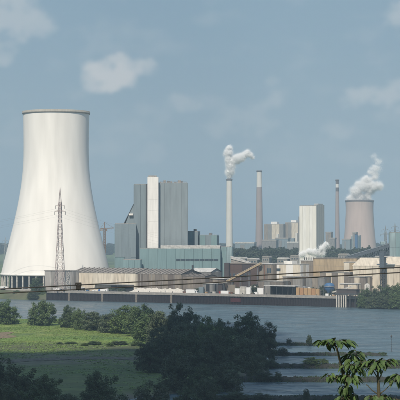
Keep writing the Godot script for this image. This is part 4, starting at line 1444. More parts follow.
func build_quay_buildings() -> void:
	# from left to right
	shed("pump_house", "plain grey panel building under the red pylon", 45, 71, 271.0, 17, 12, 4, [M.shed_pale, M.shed_grey_b], M.concrete, 0.0)
	var r := shed("storage_hall", "long cream storage hall with ribbed brown roof on the quay", 71.5, 136, 273.0, 30, 36, 6, [M.cream, M.cream_b], M.roof_brown, 4.4, 13)
	var o: Node3D = r[0]
	pbox(o, "door", Vector3(r[1] * 0.63, 0, 0.3), Vector3(r[1] * 0.97, 6.4, 0.6), M.dark)
	pbox(o, "door", Vector3(r[1] * 0.08, 0, 0.3), Vector3(r[1] * 0.16, 5.5, 0.6), M.shed_grey)
	pbox(o, "canopy", Vector3(r[1] * 0.38, 7.0, 0.42), Vector3(r[1] * 0.98, 7.5, 4.0), M.steel_grey)
	r = shed("timber_hall", "brown weathered hall with wavy ribbed roof right of the cream hall", 136.5, 181, 274.0, 33, 34, 7, [M.brown, M.brown_b, M.tan_grey], M.roof_brown, 4.2, 11)
	o = r[0]
	for k in 4:
		var x: float = r[1] * (0.1 + 0.25 * k)
		pbox(o, "pilaster", Vector3(x, 0, 0.42), Vector3(x + 0.8, r[2] - 0.3, 0.95), M.shed_grey_b)
	shed("brown_shed", "low brown shed between the timber hall and scrap yard", 181.5, 205, 276.5, 36, 20, 4, [M.brown_b, M.tan_grey], M.roof_rib, 1.6, 5)
	r = shed("white_roofed_shed", "shed with pale ridge roof below the turbine hall's window strip", 190, 211, 272.0, 75, 18, 4, [M.shed_grey, M.shed_grey_b], M.roof_pale, 3.4, 0)
	pbox(r[0], "flue", Vector3(0.8, r[2], -3), Vector3(2.2, r[2] + 6.5, -1.6), M.steel_dark)
	shed("small_workshop", "small brown workshop with flat roof left of the brick building", 207, 224, 279.0, 44, 14, 3, [M.brown, M.tan_grey], M.roof_pale, 0.0)
	shed("low_garage", "low grey garage with pale roof behind the white lorry", 203, 213, 284.0, 14, 8, 3, [M.shed_grey, M.dark], M.roof_pale, 0.0)
	# brick building with the white lean-to behind
	r = shed("brick_building", "dark brick building with blind walls beside the conveyor", 226, 259, 264.0, 62, 34, 4, [M.brick, M.brick, M.brick_dark], M.roof_rib, 0.0, 0, 3)
	windows(r[0], 3.0, r[1] - 8.0, r[2] * 0.55, r[2] * 0.68, 0.38, 6, 2.2)
	pbox(r[0], "stair_shaft", Vector3(-0.2, 0, 0.42), Vector3(5.0, r[2] + 1.0, 3.0), M.brick_dark)
	var o2 := thing("lean_to_roof_shed", "shed with a white sloping roof behind the brick building", "building", Vector3(wx(231, 1700), YARD, -1700), deg_to_rad(-7))
	var b := MB.new()
	var y0 := up(256.2, 1700)
	var y1 := up(262.5, 1700)
	b.prism(PackedVector2Array([Vector2(0, 0), Vector2(19, 0), Vector2(19, y1 - 0.5), Vector2(0, y0 - 0.5)]), -14, 0)
	part(o2, "wall", b.mesh(), M.concrete)
	b = MB.new()
	b.prism(PackedVector2Array([Vector2(-0.4, y0 - 2.6), Vector2(19.6, y1 - 1.4), Vector2(19.6, y1), Vector2(-0.4, y0)]), -14.5, 0.6)
	part(o2, "roof", b.mesh(), M.roof_pale)
	# inclined conveyor up to the transfer tower
	var t0 := q_t(227, 46)
	var t1 := q_t(261, 46)
	var p := q_pt(t0, 46)
	o2 = thing("inclined_conveyor", "tan inclined conveyor climbing past the brick building", "conveyor", Vector3(p.x, YARD, -p.y), -qturn)
	var dq := q_pt(t0, 46).y
	var h0 := up(281.5, dq)
	var h1 := up(263.5, q_pt(t1, 46).y)
	b = MB.new()
	b.beam(Vector3(0, h0, 0), Vector3(t1 - t0, h1, 0), 2.6, 1.5)
	part(o2, "gallery", b.mesh(), M.tan)
	b = MB.new()
	b.beam(Vector3(0, h0 + 1.1, 0), Vector3(t1 - t0, h1 + 1.1, 0), 3.0, 0.3)
	part(o2, "roof", b.mesh(), M.cream)
	for k in 4:
		var f := 0.15 + 0.25 * k
		b = MB.new()
		b.beam(Vector3((t1 - t0) * f - 1.0, -0.2, 0), Vector3((t1 - t0) * f, lerpf(h0, h1, f) - 0.7, 0), 0.5, 0.5)
		b.beam(Vector3((t1 - t0) * f + 1.0, -0.2, 0), Vector3((t1 - t0) * f, lerpf(h0, h1, f) - 0.7, 0), 0.5, 0.5)
		part(o2, "trestle", b.mesh(), M.steel_grey)
	r = shed("transfer_tower", "tan tower block with dark upper windows where the conveyor ends", 259.5, 272, 264.2, 50, 13, 3, [M.tan_grey, M.brown_b], M.roof_pale, 0.0)
	windows(r[0], r[1] * 0.60, r[1] * 0.97, r[2] - 8.0, r[2] - 3.6, 0.42, 2, 0.6)
	pbox(r[0], "pipe", Vector3(r[1] * 0.42, 0, 0.5), Vector3(r[1] * 0.47, r[2] - 0.5, 0.9), M.rust)
	r = shed("white_store", "white flat-roofed store with one dark window right of the transfer tower", 272.5, 300, 264.5, 58, 16, 4, [M.white_clad, M.cream, M.white_clad], M.concrete_pale, 0.0)
	windows(r[0], r[1] * 0.14, r[1] * 0.30, r[2] - 6.0, r[2] - 3.6, 0.42, 1, 0.0)
	pbox(r[0], "door", Vector3(r[1] * 0.5, 0, 0.42), Vector3(r[1] * 0.62, 5, 0.6), M.dark)
	pbox(r[0], "penthouse", Vector3(r[1] * 0.35, r[2] + 0.7, -12), Vector3(r[1] * 0.65, r[2] + 3.2, -3), M.white_clad)
	shed("grey_office", "low grey office below the white store", 283, 302, 277.0, 44, 10, 4, [M.shed_grey_b, M.brown_b], M.concrete, 0.0)
	shed("slate_shed", "low grey shed with long flat roof between tower block and open shed", 258, 283, 281.5, 30, 12, 4, [M.brown_b, M.shed_grey], M.concrete, 0.0)
	# open shed with a dark inside
	var a := on_quay("open_shed", "open-sided shed with pale flat roof and dark inside", "building", 264, 295, 12)
	o = a[0]
	var L: float = a[1]
	var H := up(285.4, a[2])
	pbox(o, "back_wall", Vector3(L * 0.2, 0, -9), Vector3(L * 0.92, H - 0.8, -8.6), M.dark)
	pbox(o, "end_wall", Vector3(L * 0.2, 0, -8.5), Vector3(L * 0.215, H - 0.8, 0), M.dark)
	pbox(o, "end_wall", Vector3(L * 0.905, 0, -8.5), Vector3(L * 0.92, H - 0.8, 0), M.dark)
	pbox(o, "roof", Vector3(0, H - 0.75, -9.5), Vector3(L, H, 1.0), M.roof_pale)
	for k in 6:
		pbox(o, "post", Vector3(L * (0.02 + 0.19 * k), 0, 0.2), Vector3(L * (0.02 + 0.19 * k) + 0.35, H - 0.75, 0.55), M.steel_dark)
	# tan bulk bins, the blue hopper, the jetty
	for k in 6:
		container(["pale tan bulk bin beside the open shed", "second tan bulk bin from the open shed", "third tan bulk bin from the open shed", "third tan bulk bin from the blue hopper", "second tan bulk bin from the blue hopper", "tan bulk bin next to the blue hopper"][k], 295.6 + k * 3.9, 299.2 + k * 3.9, 287.6 + 0.25 * k, 10, [M.bin_tan, M.bin_tan_b, M.bin_tan][k % 3], "tan bulk bins on the quay", "bulk_bin", "bin")
	a = on_quay("quay_hopper", "blue drum hopper on dark legs at the quay edge", "hopper", 322, 332, 6)
	o = a[0]
	L = a[1]
	H = up(283.0, a[2])
	var cx := L * 0.5
	b = MB.new()
	b.lathe([Vector2(1.2, H * 0.30), Vector2(L * 0.42, H * 0.55), Vector2(L * 0.46, H * 0.80), Vector2(L * 0.38, H * 0.93), Vector2(L * 0.2, H), Vector2(0.02, H + 0.2)], 24)
	var drum := part(o, "drum", b.mesh(), M.blue_paint)
	drum.position = Vector3(cx, 0, -4)
	b = MB.new()
	b.lathe([Vector2(L * 0.47, H * 0.72), Vector2(L * 0.49, H * 0.72), Vector2(L * 0.49, H * 0.78), Vector2(L * 0.47, H * 0.78)], 24)
	part(drum, "band", b.mesh(), M.steel_grey)
	for s in [[-1, -1], [1, -1], [1, 1], [-1, 1]]:
		b = MB.new()
		b.beam(Vector3(cx + s[0] * L * 0.40, 0, -4 + s[1] * 3.4), Vector3(cx + s[0] * L * 0.36, H * 0.62, -4 + s[1] * 3.0), 0.7, 0.7)
		part(o, "leg", b.mesh(), M.steel_dark)
	pbox(o, "control_cabin", Vector3(cx - 2.2, 0, -2.6), Vector3(cx + 0.6, 3.2, -0.6), M.car_white)
	b = MB.new()
	b.beam(Vector3(cx + 3, H * 0.35, -4), Vector3(cx + 20, H * 0.78, -10), 1.8, 1.2)
	var arm := part(o, "discharge_arm", b.mesh(), M.concrete_pale)
	b = MB.new()
	b.beam(Vector3(cx + 15, 0, -8.5), Vector3(cx + 15, H * 0.58, -8.5), 0.5, 0.5)
	part(arm, "prop", b.mesh(), M.steel_dark)
	a = on_quay("jetty_house", "dark brown jetty house standing out on five pale piles", "jetty", 335.5, 357, -4.5)
	o = a[0]
	L = a[1]
	var dj: float = a[2]
	pbox(o, "deck", Vector3(0, up(294.6, dj), -6), Vector3(L, up(293.2, dj), 1.2), M.steel_dark)
	pbox(o, "house_wall", Vector3(1.0, up(293.2, dj), -5.6), Vector3(L - 0.5, up(289.4, dj), 0.6), M.brick_dark)
	pbox(o, "roof", Vector3(0.4, up(289.4, dj), -6), Vector3(L, up(288.8, dj), 1.2), M.brown)
	for k in 5:
		b = MB.new()
		b.tube(Vector3(1.2 + k * 2.25, -YARD - 4, 0.3), Vector3(1.2 + k * 2.25, up(294.7, dj), 0.3), 0.62, 0.58, 10)
		part(o, "pile", b.mesh(), M.sand_white)
	for k in 2:
		b = MB.new()
		b.tube(Vector3(L - 2.0 - k * 5.0, -YARD - 4, 0.0), Vector3(L - 2.0 - k * 5.0, up(294.7, dj), 0.0), 0.5, 0.5, 10)
		part(o, "dark_pile", b.mesh(), M.steel_dark)
	# tan halls on the right
	r = shed("packing_hall", "large tan hall with flat roof and tall wall panels", 313.5, 357, 258.6, 90, 24, 4, [M.tan, M.tan_b, M.tan], M.tan_grey, 0.0)
	r = shed("grey_tan_annex", "grey-tan block with roof pipes left of the large tan hall", 301, 313, 260.8, 92, 22, 2, [M.tan_grey], M.roof_pale, 0.0)
	for k in 5:
		b = MB.new()
		b.tube(Vector3(2.0 + k * 2.4, r[2] + 0.5, -3), Vector3(2.0 + k * 2.4, r[2] + 3.2, -3), 0.4, 0.4, 8)
		part(r[0], "roof_pipe", b.mesh(), M.steel_dark)
	shed("loading_hall", "brown and cream loading hall below the large tan hall", 320, 350, 272.5, 62, 18, 5, [M.tan_grey, M.cream_b, M.brown_b], M.concrete, 0.0)
	shed("grey_switch_house", "grey switch house between loading hall and bins", 306, 324, 277.5, 40, 12, 3, [M.shed_grey, M.tan_grey], M.concrete, 0.0)
	shed("pale_quay_shed", "low pale shed with dark doors behind the jetty", 340, 356, 284.2, 22, 8, 4, [M.cream_b, M.brown_b], M.roof_pale, 0.0)
	r = shed("silo_hall", "big cream gabled hall above the right bank trees", 353, 379, 266.0, 52, 30, 4, [M.cream, M.cream_b], M.cream_b, 7.0, 0)
	pbox(r[0], "stained_panel", Vector3(r[1] * 0.25, 0, 0.42), Vector3(r[1] * 0.6, 10, 0.55), M.tan)
	windows(r[0], 1.0, r[1] * 0.2, r[2] * 0.4, r[2] * 0.52, 0.42, 2, 0.6)
	r = shed("silo_hall", "cream gabled hall right of the dark transfer tower", 381, 412, 265.5, 55, 30, 5, [M.cream_b, M.cream], M.cream_b, 7.4, 0)
	shed("store_annex", "small stepped cream annex left of the big gabled hall", 344, 355, 262.5, 74, 14, 2, [M.cream, M.tan_b], M.roof_pale, 0.0)
	shed("lower_store", "pinkish grey low store at the foot of the big gabled hall", 349, 365, 277.0, 38, 12, 3, [M.brown_b, M.cream_b], M.concrete, 0.0)
	# dark transfer tower with canopies
	a = on_quay("coal_transfer_tower", "dark steel transfer tower with pale canopies between the gabled halls", "tower", 380.2, 383.6, 46)
	o = a[0]
	L = a[1]
	H = up(251.5, a[2])
	b = MB.new()
	for s in [[0, 0], [1, 0], [1, 1], [0, 1]]:
		b.beam(Vector3(s[0] * L, 0, -s[1] * L), Vector3(s[0] * L, H, -s[1] * L), 0.5, 0.5)
	for k in 6:
		var ya := H * k / 6.0
		var yb := H * (k + 1) / 6.0
		for z in [0.0, -L]:
			b.beam(Vector3(0, ya, z), Vector3(L, yb, z), 0.3, 0.3)
			b.beam(Vector3(L, ya, z), Vector3(0, yb, z), 0.3, 0.3)
			b.beam(Vector3(0, yb, z), Vector3(L, yb, z), 0.4, 0.4)
	part(o, "frame", b.mesh(), M.steel_dark)
	pbox(o, "head_house", Vector3(-0.6, H * 0.62, -L), Vector3(L + 0.6, H, 0.6), M.conveyor)
	pbox(o, "chute", Vector3(L * 0.2, H * 0.2, -L * 0.8), Vector3(L * 0.8, H * 0.62, -L * 0.2), M.steel_dark)
	pbox(o, "canopy", Vector3(-L * 1.6, H - 4.6, -L), Vector3(-0.8, H - 3.9, 0.4), M.roof_pale)
	pbox(o, "canopy", Vector3(L + 0.8, H - 4.6, -L), Vector3(L * 3.6, H - 3.9, 0.4), M.roof_pale)
	# the long conveyor bridge up to the right
	var d := 1640.0
	o = thing("conveyor_bridge", "long dark conveyor bridge rising to the right above the tan halls", "conveyor", Vector3(wx(346, d), YARD, -d), deg_to_rad(4))
	L = (389.5 - 346) * d / LENS
	h0 = up(258.5, d)
	h1 = up(245.5, d)
	b = MB.new()
	b.beam(Vector3(0, h0, 0), Vector3(L, h1, 0), 4.0, 3.0)
	var gal := part(o, "gallery", b.mesh(), M.conveyor)
	b = MB.new()
	b.beam(Vector3(0, h0 + 1.9, 0), Vector3(L, h1 + 1.9, 0), 4.4, 0.5)
	part(gal, "roof", b.mesh(), M.conveyor_roof)
	b = MB.new()
	var n := 12
	for k in n:
		var f0 := 0.35 + 0.65 * k / n
		var f1 := 0.35 + 0.65 * (k + 1) / n
		var low0 := h0 - 4.0
		for z in [-1.9, 1.9]:
			b.beam(Vector3(L * f0, lerpf(h0, h1, f0) - 1.5, z), Vector3(L * f1, lerpf(low0, h1 - 7.5, f1), z), 0.35, 0.35)
			b.beam(Vector3(L * f1, lerpf(h0, h1, f1) - 1.5, z), Vector3(L * f1, lerpf(low0, h1 - 7.5, f1), z), 0.35, 0.35)
			b.beam(Vector3(L * f0, lerpf(low0, h1 - 7.5, f0), z), Vector3(L * f1, lerpf(low0, h1 - 7.5, f1), z), 0.45, 0.45)
	part(o, "truss", b.mesh(), M.conveyor)
	for f in [0.05, 0.35, 0.68, 0.99]:
		b = MB.new()
		for z in [-1.8, 1.8]:
			b.beam(Vector3(L * f - 1.5, -0.2, z * 1.6), Vector3(L * f, lerpf(h0, h1, f) - 1.6, z), 0.5, 0.5)
			b.beam(Vector3(L * f + 1.5, -0.2, z * 1.6), Vector3(L * f, lerpf(h0, h1, f) - 1.6, z), 0.5, 0.5)
		part(o, "trestle", b.mesh(), M.conveyor)
	pbox(o, "drive_house", Vector3(L * 0.80, h1 + 1.0, -2.3), Vector3(L * 0.90, h1 + 3.8, 2.3), M.clad_teal_pale)
	# teal tower at the right edge
	a = facing("teal_tower", "pale teal tower block cut by the right edge", "building", 389.5, 420, 1665, deg_to_rad(-5))
	o = a[0]
	L = a[1]
	H = up(232.5, 1665)
	pbox(o, "core_wall", Vector3(0.3, 0, -24), Vector3(L - 0.3, H - 0.2, -0.1), M.clad_slate)
	for k in 4:
		facade(o, 0, L, H * k / 4.0 + 0.1, H * (k + 1) / 4.0 - 0.1, 0, 5, [M.clad_teal_pale, M.clad_teal_b, M.clad_teal_pale])
	side_facade(o, 0, 0, H, -24, 0, 4, [M.clad_teal_b], true)
	pbox(o, "roof", Vector3(0.1, H, -24), Vector3(L - 0.1, H + 0.5, -0.2), M.concrete)
	# clutter
	heap("sand_heap", "long white heap of sand along the quay", 126, 184, 14, 5.2, 11, M.sand_white, 5)
	heap("scrap_heap", "low rusty scrap heap in the yard behind the lorry", 203, 226, 24, 4.0, 10, M.rust, 6)
	heap("gravel_heap", "low grey gravel heap left of the white containers", 212, 236, 12, 2.6, 6, M.stone, 7)
	heap("gravel_heap", "pale gravel heap between hopper and loading hall", 326, 342, 26, 3.6, 10, M.sand_white, 8)
	vehicle("lorry", "white lorry parked at the right end of the white sand heap", "lorry", 192, 7, M.car_white, 0, 1.15)
	vehicle("lorry", "blue-cabbed lorry parked before the cream storage hall", "lorry", 103.5, 8, M.car_blue, PI, 1.0)
	vehicle("lorry", "grey-cabbed lorry near the left end of the quay", "lorry", 58, 8, M.car_grey, 0, 0.9)
	vehicle("van", "white van parked at the far bank's left edge", "van", 4.5, 26, M.car_white, 0, 1.6)
	vehicle("van", "white van beside the blue-cabbed lorry", "van", 95, 8, M.car_white, 0, 1.0)
	vehicle("van", "dark van before the door of the cream storage hall", "van", 116, 9, M.car_dark, 0, 1.0)
	vehicle("car", "red car parked before the open shed", "car", 262, 7, M.car_red, 0, 1.0)
	vehicle("car", "white car parked left of the sand heap", "car", 123, 8, M.car_white, PI, 1.0)
	vehicle("car", "blue car parked at the pump house", "car", 66, 8, M.car_blue, 0, 1.0)
	vehicle("car", "grey car parked near the first pale post", "car", 75, 8, M.car_grey, 0, 1.0)
	vehicle("car", "dark car parked below the pylon", "car", 52, 8, M.car_dark, PI, 1.0)
	vehicle("car", "dark car parked near the blue hopper", "car", 319.5, 6, M.car_dark, 0, 1.0)
	vehicle("lorry", "rust-coloured lorry in the yard below the brick building", "lorry", 224, 8, M.car_red, PI, 1.0)
	var wl := ["white container left in the white row on the quay", "taller white container in the middle of the white row", "white container beside the lone dark tree", "white container between lone tree and open shed"]
	var wp := [[234.5, 239.5, 288.5], [240, 245.5, 286.6], [246, 250.5, 287.5], [257, 263, 288.4]]
	for k in 4:
		container(wl[k], wp[k][0], wp[k][1], wp[k][2], 11, M.car_white if k != 1 else M.concrete_pale, "white containers on the quay")
	container("dark container in the yard behind the gravel heap", 216, 222, 285.0, 22, M.brick_dark, "")
	container("blue-grey container beside the white lorry", 198.5, 203, 287.0, 10, M.clad_slate, "")
	container("tan container in the yard right of the scrap heap", 228, 235, 284.8, 22, M.tan_grey, "")
	# tanks, huts and crates between the sheds: kind, column, distance from the quay edge, width, height, material, label
	var bits := [["tank", 213.5, 66, 5.0, 13.0, M.steel_dark, "dark upright tank left of the brick building"], ["tank", 219.0, 70, 4.4, 15.0, M.brown, "brown upright tank, tallest left of the brick building"], ["tank", 222.8, 64, 4.0, 11.0, M.steel_grey, "grey upright tank touching the brick building"], ["hut", 220.5, 50, 8.0, 5.5, M.car_white, "white hut under the brown upright tank"],
		["hut", 187.0, 30, 6.0, 5.0, M.brown_b, "brown hut before the low brown shed"], ["hut", 209.0, 20, 6.5, 4.2, M.shed_grey_b, "grey hut right of the grey garage"], ["crate", 184.0, 9, 3.2, 2.6, M.rust, "rusty crate at the white lorry's tail"], ["crate", 206.0, 8, 3.0, 2.8, M.bin_tan, "tan crate on the quay before the grey garage"], ["crate", 209.5, 8, 3.4, 2.2, M.steel_dark, "dark crate on the quay before the grey hut"], ["crate", 213.5, 7, 2.6, 3.2, M.concrete_pale, "pale crate on the quay before the gravel heap"], ["crate", 230.0, 8, 3.0, 3.0, M.rust, "rusty crate beside the rust-coloured lorry"], ["crate", 251.5, 7, 2.6, 2.4, M.brown, "brown crate under the lone dark tree"], ["crate", 255.5, 8, 2.8, 3.4, M.car_white, "white crate right of the lone dark tree"],
		["hut", 231.0, 30, 9.0, 6.0, M.tan_grey, "tan hut under the conveyor's lower end"], ["hut", 243.0, 34, 10.0, 7.0, M.brown, "brown hut under the middle of the conveyor"], ["hut", 252.0, 36, 7.0, 8.0, M.shed_grey, "grey hut under the conveyor's upper end"], ["tank", 247.5, 26, 3.6, 6.5, M.car_white, "white squat tank behind the white containers"], ["tank", 304.0, 30, 4.0, 9.0, M.steel_grey, "grey upright tank behind the tan bulk bins"], ["tank", 309.0, 28, 3.4, 8.0, M.concrete_pale, "pale upright tank behind the tan bulk bins"], ["hut", 315.5, 24, 7.0, 6.5, M.brown_b, "brown hut left of the blue hopper"], ["hut", 336.0, 16, 6.0, 5.0, M.tan_grey, "tan hut right of the blue hopper"], ["crate", 333.0, 7, 2.4, 2.4, M.bin_tan, "tan crate between hopper and jetty"], ["hut", 80.0, 18, 7.0, 4.6, M.shed_grey, "grey hut before the cream storage hall's left end"], ["crate", 87.0, 9, 3.0, 2.4, M.blue_paint, "blue crate on the quay below the cable clamp"], ["crate", 111.0, 8, 3.2, 2.6, M.steel_dark, "dark crate right of the blue-cabbed lorry"], ["hut", 356.0, 30, 6.0, 6.0, M.shed_grey_b, "grey hut at the right end of the quay"], ["tank", 367.0, 34, 5.0, 12.0, M.concrete_pale, "pale upright tank before the big gabled hall"]]
	for q in bits:
		var pt := q_pt(q_t(q[1], q[2]), q[2])
		o = thing("storage_" + q[0] if q[0] != "hut" else "yard_hut", q[6], q[0], Vector3(pt.x, YARD + 0.07, -pt.y), -qturn, "odds and ends in the works yard")
		var wd: float = q[3]
		var hh: float = q[4]
		b = MB.new()
		if q[0] == "tank":
			b.lathe([Vector2(wd * 0.5, 0), Vector2(wd * 0.5, hh * 0.88), Vector2(wd * 0.3, hh * 0.96), Vector2(0.02, hh)], 20)
			part(o, "shell", b.mesh(), q[5])
			b = MB.new()
			b.lathe([Vector2(wd * 0.5, hh * 0.5), Vector2(wd * 0.52, hh * 0.5), Vector2(wd * 0.52, hh * 0.52), Vector2(wd * 0.5, hh * 0.52)], 20)
			part(o, "band", b.mesh(), M.steel_dark)
			b = MB.new()
			b.beam(Vector3(wd * 0.2, 0, wd * 0.5), Vector3(wd * 0.2, hh * 0.9, wd * 0.5), 0.5, 0.15)
			part(o, "ladder", b.mesh(), M.steel_dark)
		elif q[0] == "hut":
			pbox(o, "wall", Vector3(-wd * 0.5, 0, -4.0), Vector3(wd * 0.5, hh * 0.8, 0), q[5])
			b.prism(PackedVector2Array([Vector2(-wd * 0.54, hh * 0.8), Vector2(wd * 0.54, hh * 0.8), Vector2(wd * 0.1, hh), Vector2(-wd * 0.1, hh)]), -4.3, 0.3)
			part(o, "roof", b.mesh(), M.roof_pale if int(q[1]) % 2 == 0 else M.roof_rib)
			pbox(o, "door", Vector3(-wd * 0.3, 0, 0), Vector3(-wd * 0.3 + 1.4, minf(2.6, hh * 0.7), 0.08), M.dark)
			windows(o, wd * 0.0, wd * 0.42, hh * 0.35, hh * 0.62, 0.0, 2, 0.4)
		else:
			pbox(o, "body", Vector3(-wd * 0.5, 0.15, -2.2), Vector3(wd * 0.5, hh, 0), q[5])
			pbox(o, "skid", Vector3(-wd * 0.45, 0, -2.0), Vector3(wd * 0.45, 0.15, -0.2), M.steel_dark)
			pbox(o, "lid", Vector3(-wd * 0.54, hh, -2.3), Vector3(wd * 0.54, hh + 0.18, 0.1), M.steel_grey)
	# a pale pipe bridge over the yard
	t0 = q_t(199, 40)
	t1 = q_t(227, 40)
	p = q_pt(t0, 40)
	o = thing("pipe_bridge", "pale pipe bridge crossing the yard left of the brick building", "pipe", Vector3(p.x, YARD, -p.y), -qturn)
	for k in 3:
		b = MB.new()
		b.tube(Vector3(0, 10.2 + 0.1 * k, -0.9 * k), Vector3(t1 - t0, 10.2 + 0.1 * k, -0.9 * k), 0.38, 0.38, 10)
		part(o, "pipe", b.mesh(), [M.concrete_pale, M.steel_grey, M.tan_grey][k])
	for k in 5:
		var x := (t1 - t0) * (k + 0.3) / 5.0
		pbox(o, "support", Vector3(x, 0, -2.3), Vector3(x + 0.4, 9.8, 0.4), M.steel_grey)
	# lamp masts along the quay
	for q in [[118, "lamp mast behind the dark van"], [165, "lamp mast behind the white sand heap"], [212, "lamp mast beside the grey garage"], [247, "lamp mast behind the white containers"], [287, "lamp mast beside the open shed"], [312, "lamp mast behind the tan bulk bins"]]:
		var pt := q_pt(q_t(q[0], 15), 15)
		o = thing("lamp_mast", "thin " + q[1], "lamp mast", Vector3(pt.x, YARD, -pt.y), -qturn, "quay lamp masts")
		b = MB.new()
		b.tube(Vector3(0, 0, 0), Vector3(0, 13, 0), 0.16, 0.09, 7)
		part(o, "mast", b.mesh(), M.steel_grey)
		b = MB.new()
		b.beam(Vector3(0, 12.9, 0), Vector3(0, 13.2, 2.0), 0.4, 0.2)
		part(o, "lamp_head", b.mesh(), M.steel_grey)

# ---------------------------------------------------------------- the far works in the haze
func build_far_works() -> void:
	# white block nearer by
	var d := 2300.0
	var k := d / LENS
	var turn := deg_to_rad(-30)
	var c := cos(-turn)
	var s := sin(-turn)
	var Ll := 16.3 * k / c
	var Lr := 9.0 * k / s
	var o := thing("white_block", "tall windowless white block with right side coloured grey for shade, taller than it is wide", "building", Vector3(wx(316.3, d) - Ll * c, YARD, -d - Ll * s), turn)
	var H := up(206.0, d)
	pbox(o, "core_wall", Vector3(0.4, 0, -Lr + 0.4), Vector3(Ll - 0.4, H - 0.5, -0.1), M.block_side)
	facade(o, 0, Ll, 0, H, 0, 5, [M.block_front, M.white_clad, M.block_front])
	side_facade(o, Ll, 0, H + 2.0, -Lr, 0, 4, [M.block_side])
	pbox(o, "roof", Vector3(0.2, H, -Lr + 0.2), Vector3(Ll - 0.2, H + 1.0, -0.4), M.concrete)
	pbox(o, "roof_house", Vector3(Ll * 0.72, H + 1.0, -Lr * 0.9), Vector3(Ll * 0.98, H + 3.4, -Lr * 0.3), M.block_side)
	pbox(o, "side_duct", Vector3(-3.0, 0, -8), Vector3(-0.1, H - 14, -3), M.steel_grey)
	plume("small white steam drifting round the foot of the white block", [[303, 254, 4.5, 0.5], [309, 252, 4, 0.5], [315, 253, 5, 0.5], [322, 249, 4.5, 0.45], [326, 245, 4, 0.35], [322, 254, 4, 0.5]], 2262, 26000, 0.20, 71)
	# chimneys and the old cooling tower
	chimney("white chimney blowing a bright steam plume", 229.3, 3900, 179.0, 5.6, 7.4, [[300, M.chimney_white]])
	chimney("brown chimney with pale upper quarter, no smoke", 259.3, 4100, 170.5, 5.0, 9.0, [[187, M.chimney_white], [300, M.chimney_brown]])
	chimney("slim brown chimney with dark top beside the brown cooling tower", 337.3, 4050, 179.5, 3.0, 6.0, [[184, M.chimney_dark], [187.5, M.chimney_white], [191.5, M.chimney_dark], [300, M.chimney_brown]])
	cooling_tower("old_cooling_tower", "smaller brown cooling tower with steam cloud, far right in the haze", 359.6, 4000.0, [[258, 18.5], [250, 17.0], [240, 15.8], [228, 14.7], [216, 14.0], [208, 13.8], [200.5, 14.2]], 10.0, M.old_tower, M.chimney_dark, 30, YARD)
	plume("bright steam plume bending right above the white chimney", [[229.4, 177, 2.8, 1.4], [229.8, 172, 4.6, 1.3], [230.8, 166, 5.6, 1.2], [229.0, 160, 4.8, 1.2], [228.2, 153, 4.6, 1.2], [229.0, 148.5, 3.4, 1.0], [233.8, 160, 5.6, 1.2], [239, 158.5, 5.4, 1.1], [243.5, 157, 4.6, 1.0], [247, 153.5, 4.2, 0.9], [250.5, 155, 3.4, 0.6], [253, 157.5, 2.2, 0.35]], 3900, 210000, 0.25, 72)
	plume("pale steam cloud over the brown cooling tower drifting up and right", [[351, 198.5, 5, 0.5], [360, 198, 6, 0.5], [367, 197, 5, 0.4], [356, 191.5, 6.5, 0.7], [362, 187, 8.0, 0.8], [371, 187.5, 7.6, 0.8], [378, 186, 5.5, 0.5], [366, 180.5, 6, 0.5], [374, 176, 5.5, 0.2], [376, 169, 6, 0.13], [371, 171, 5, 0.10], [378, 162, 5, 0.06], [374, 157, 5, 0.03]], 4000, 260000, 0.24, 73)
	# boiler houses in the haze
	for q in [[264, 272.5, 283, 224.5, "hazy beige boiler house right of the brown chimney"], [285, 293.5, 301, 223.0, "hazy beige boiler house left of the white block"]]:
		d = 4000.0
		k = d / LENS
		var a := facing("far_boiler_house", q[4], "building", q[0], q[2], d, deg_to_rad(-20), "boiler houses of the far works")
		o = a[0]
		var L: float = a[1]
		H = up(q[3], d)
		pbox(o, "core_wall", Vector3(0.4, 0, -40), Vector3(L - 0.4, H - 1, -0.1), M.tan_grey)
		facade(o, 0, L, 0, H, 0, 5, [M.tan_grey, M.shed_grey, M.cream_b, M.shed_grey])
		side_facade(o, L, 0, H, -40, 0, 4, [M.shed_grey])
		pbox(o, "roof", Vector3(0, H, -40), Vector3(L, H + 1.5, 0), M.concrete)
		pbox(o, "roof_house", Vector3(L * 0.3, H + 1.5, -25), Vector3(L * 0.62, H + 6.5, -8), M.white_clad)
		pbox(o, "duct", Vector3(L * 0.42, 0, 0.5), Vector3(L * 0.62, H * 0.62, 9), M.clad_slate)
		pbox(o, "duct", Vector3(L * 0.68, 0, 0.5), Vector3(L * 0.78, H * 0.75, 6), M.chimney_white)
	# low hazy buildings: px0, px1, top y, depth, material, label
	var low := [[235, 254, 243.5, 3700, M.clad_slate, "hazy blue low hall with white roof between the two near chimneys"], [262, 276, 241, 3750, M.shed_grey, "hazy grey filter house below the left boiler house"], [275, 288, 239, 3800, M.clad_slate, "hazy slate filter house between the boiler houses"], [287, 300, 243, 3700, M.shed_grey, "hazy pale grey low hall left of the white block"],
		[325.5, 331, 233, 3900, M.tan_grey, "narrow hazy tan building right of the white block"], [329.5, 334.5, 239, 3860, M.shed_grey, "hazy grey annex beside the slim chimney's foot"], [342, 350, 240, 3850, M.clad_slate, "hazy slate house before the brown cooling tower"], [351, 359, 236.5, 3860, M.clad_teal_pale, "hazy pale teal house before the brown cooling tower"], [352.5, 356, 233.5, 3830, M.shed_grey, "narrow hazy grey house before the brown cooling tower"]]
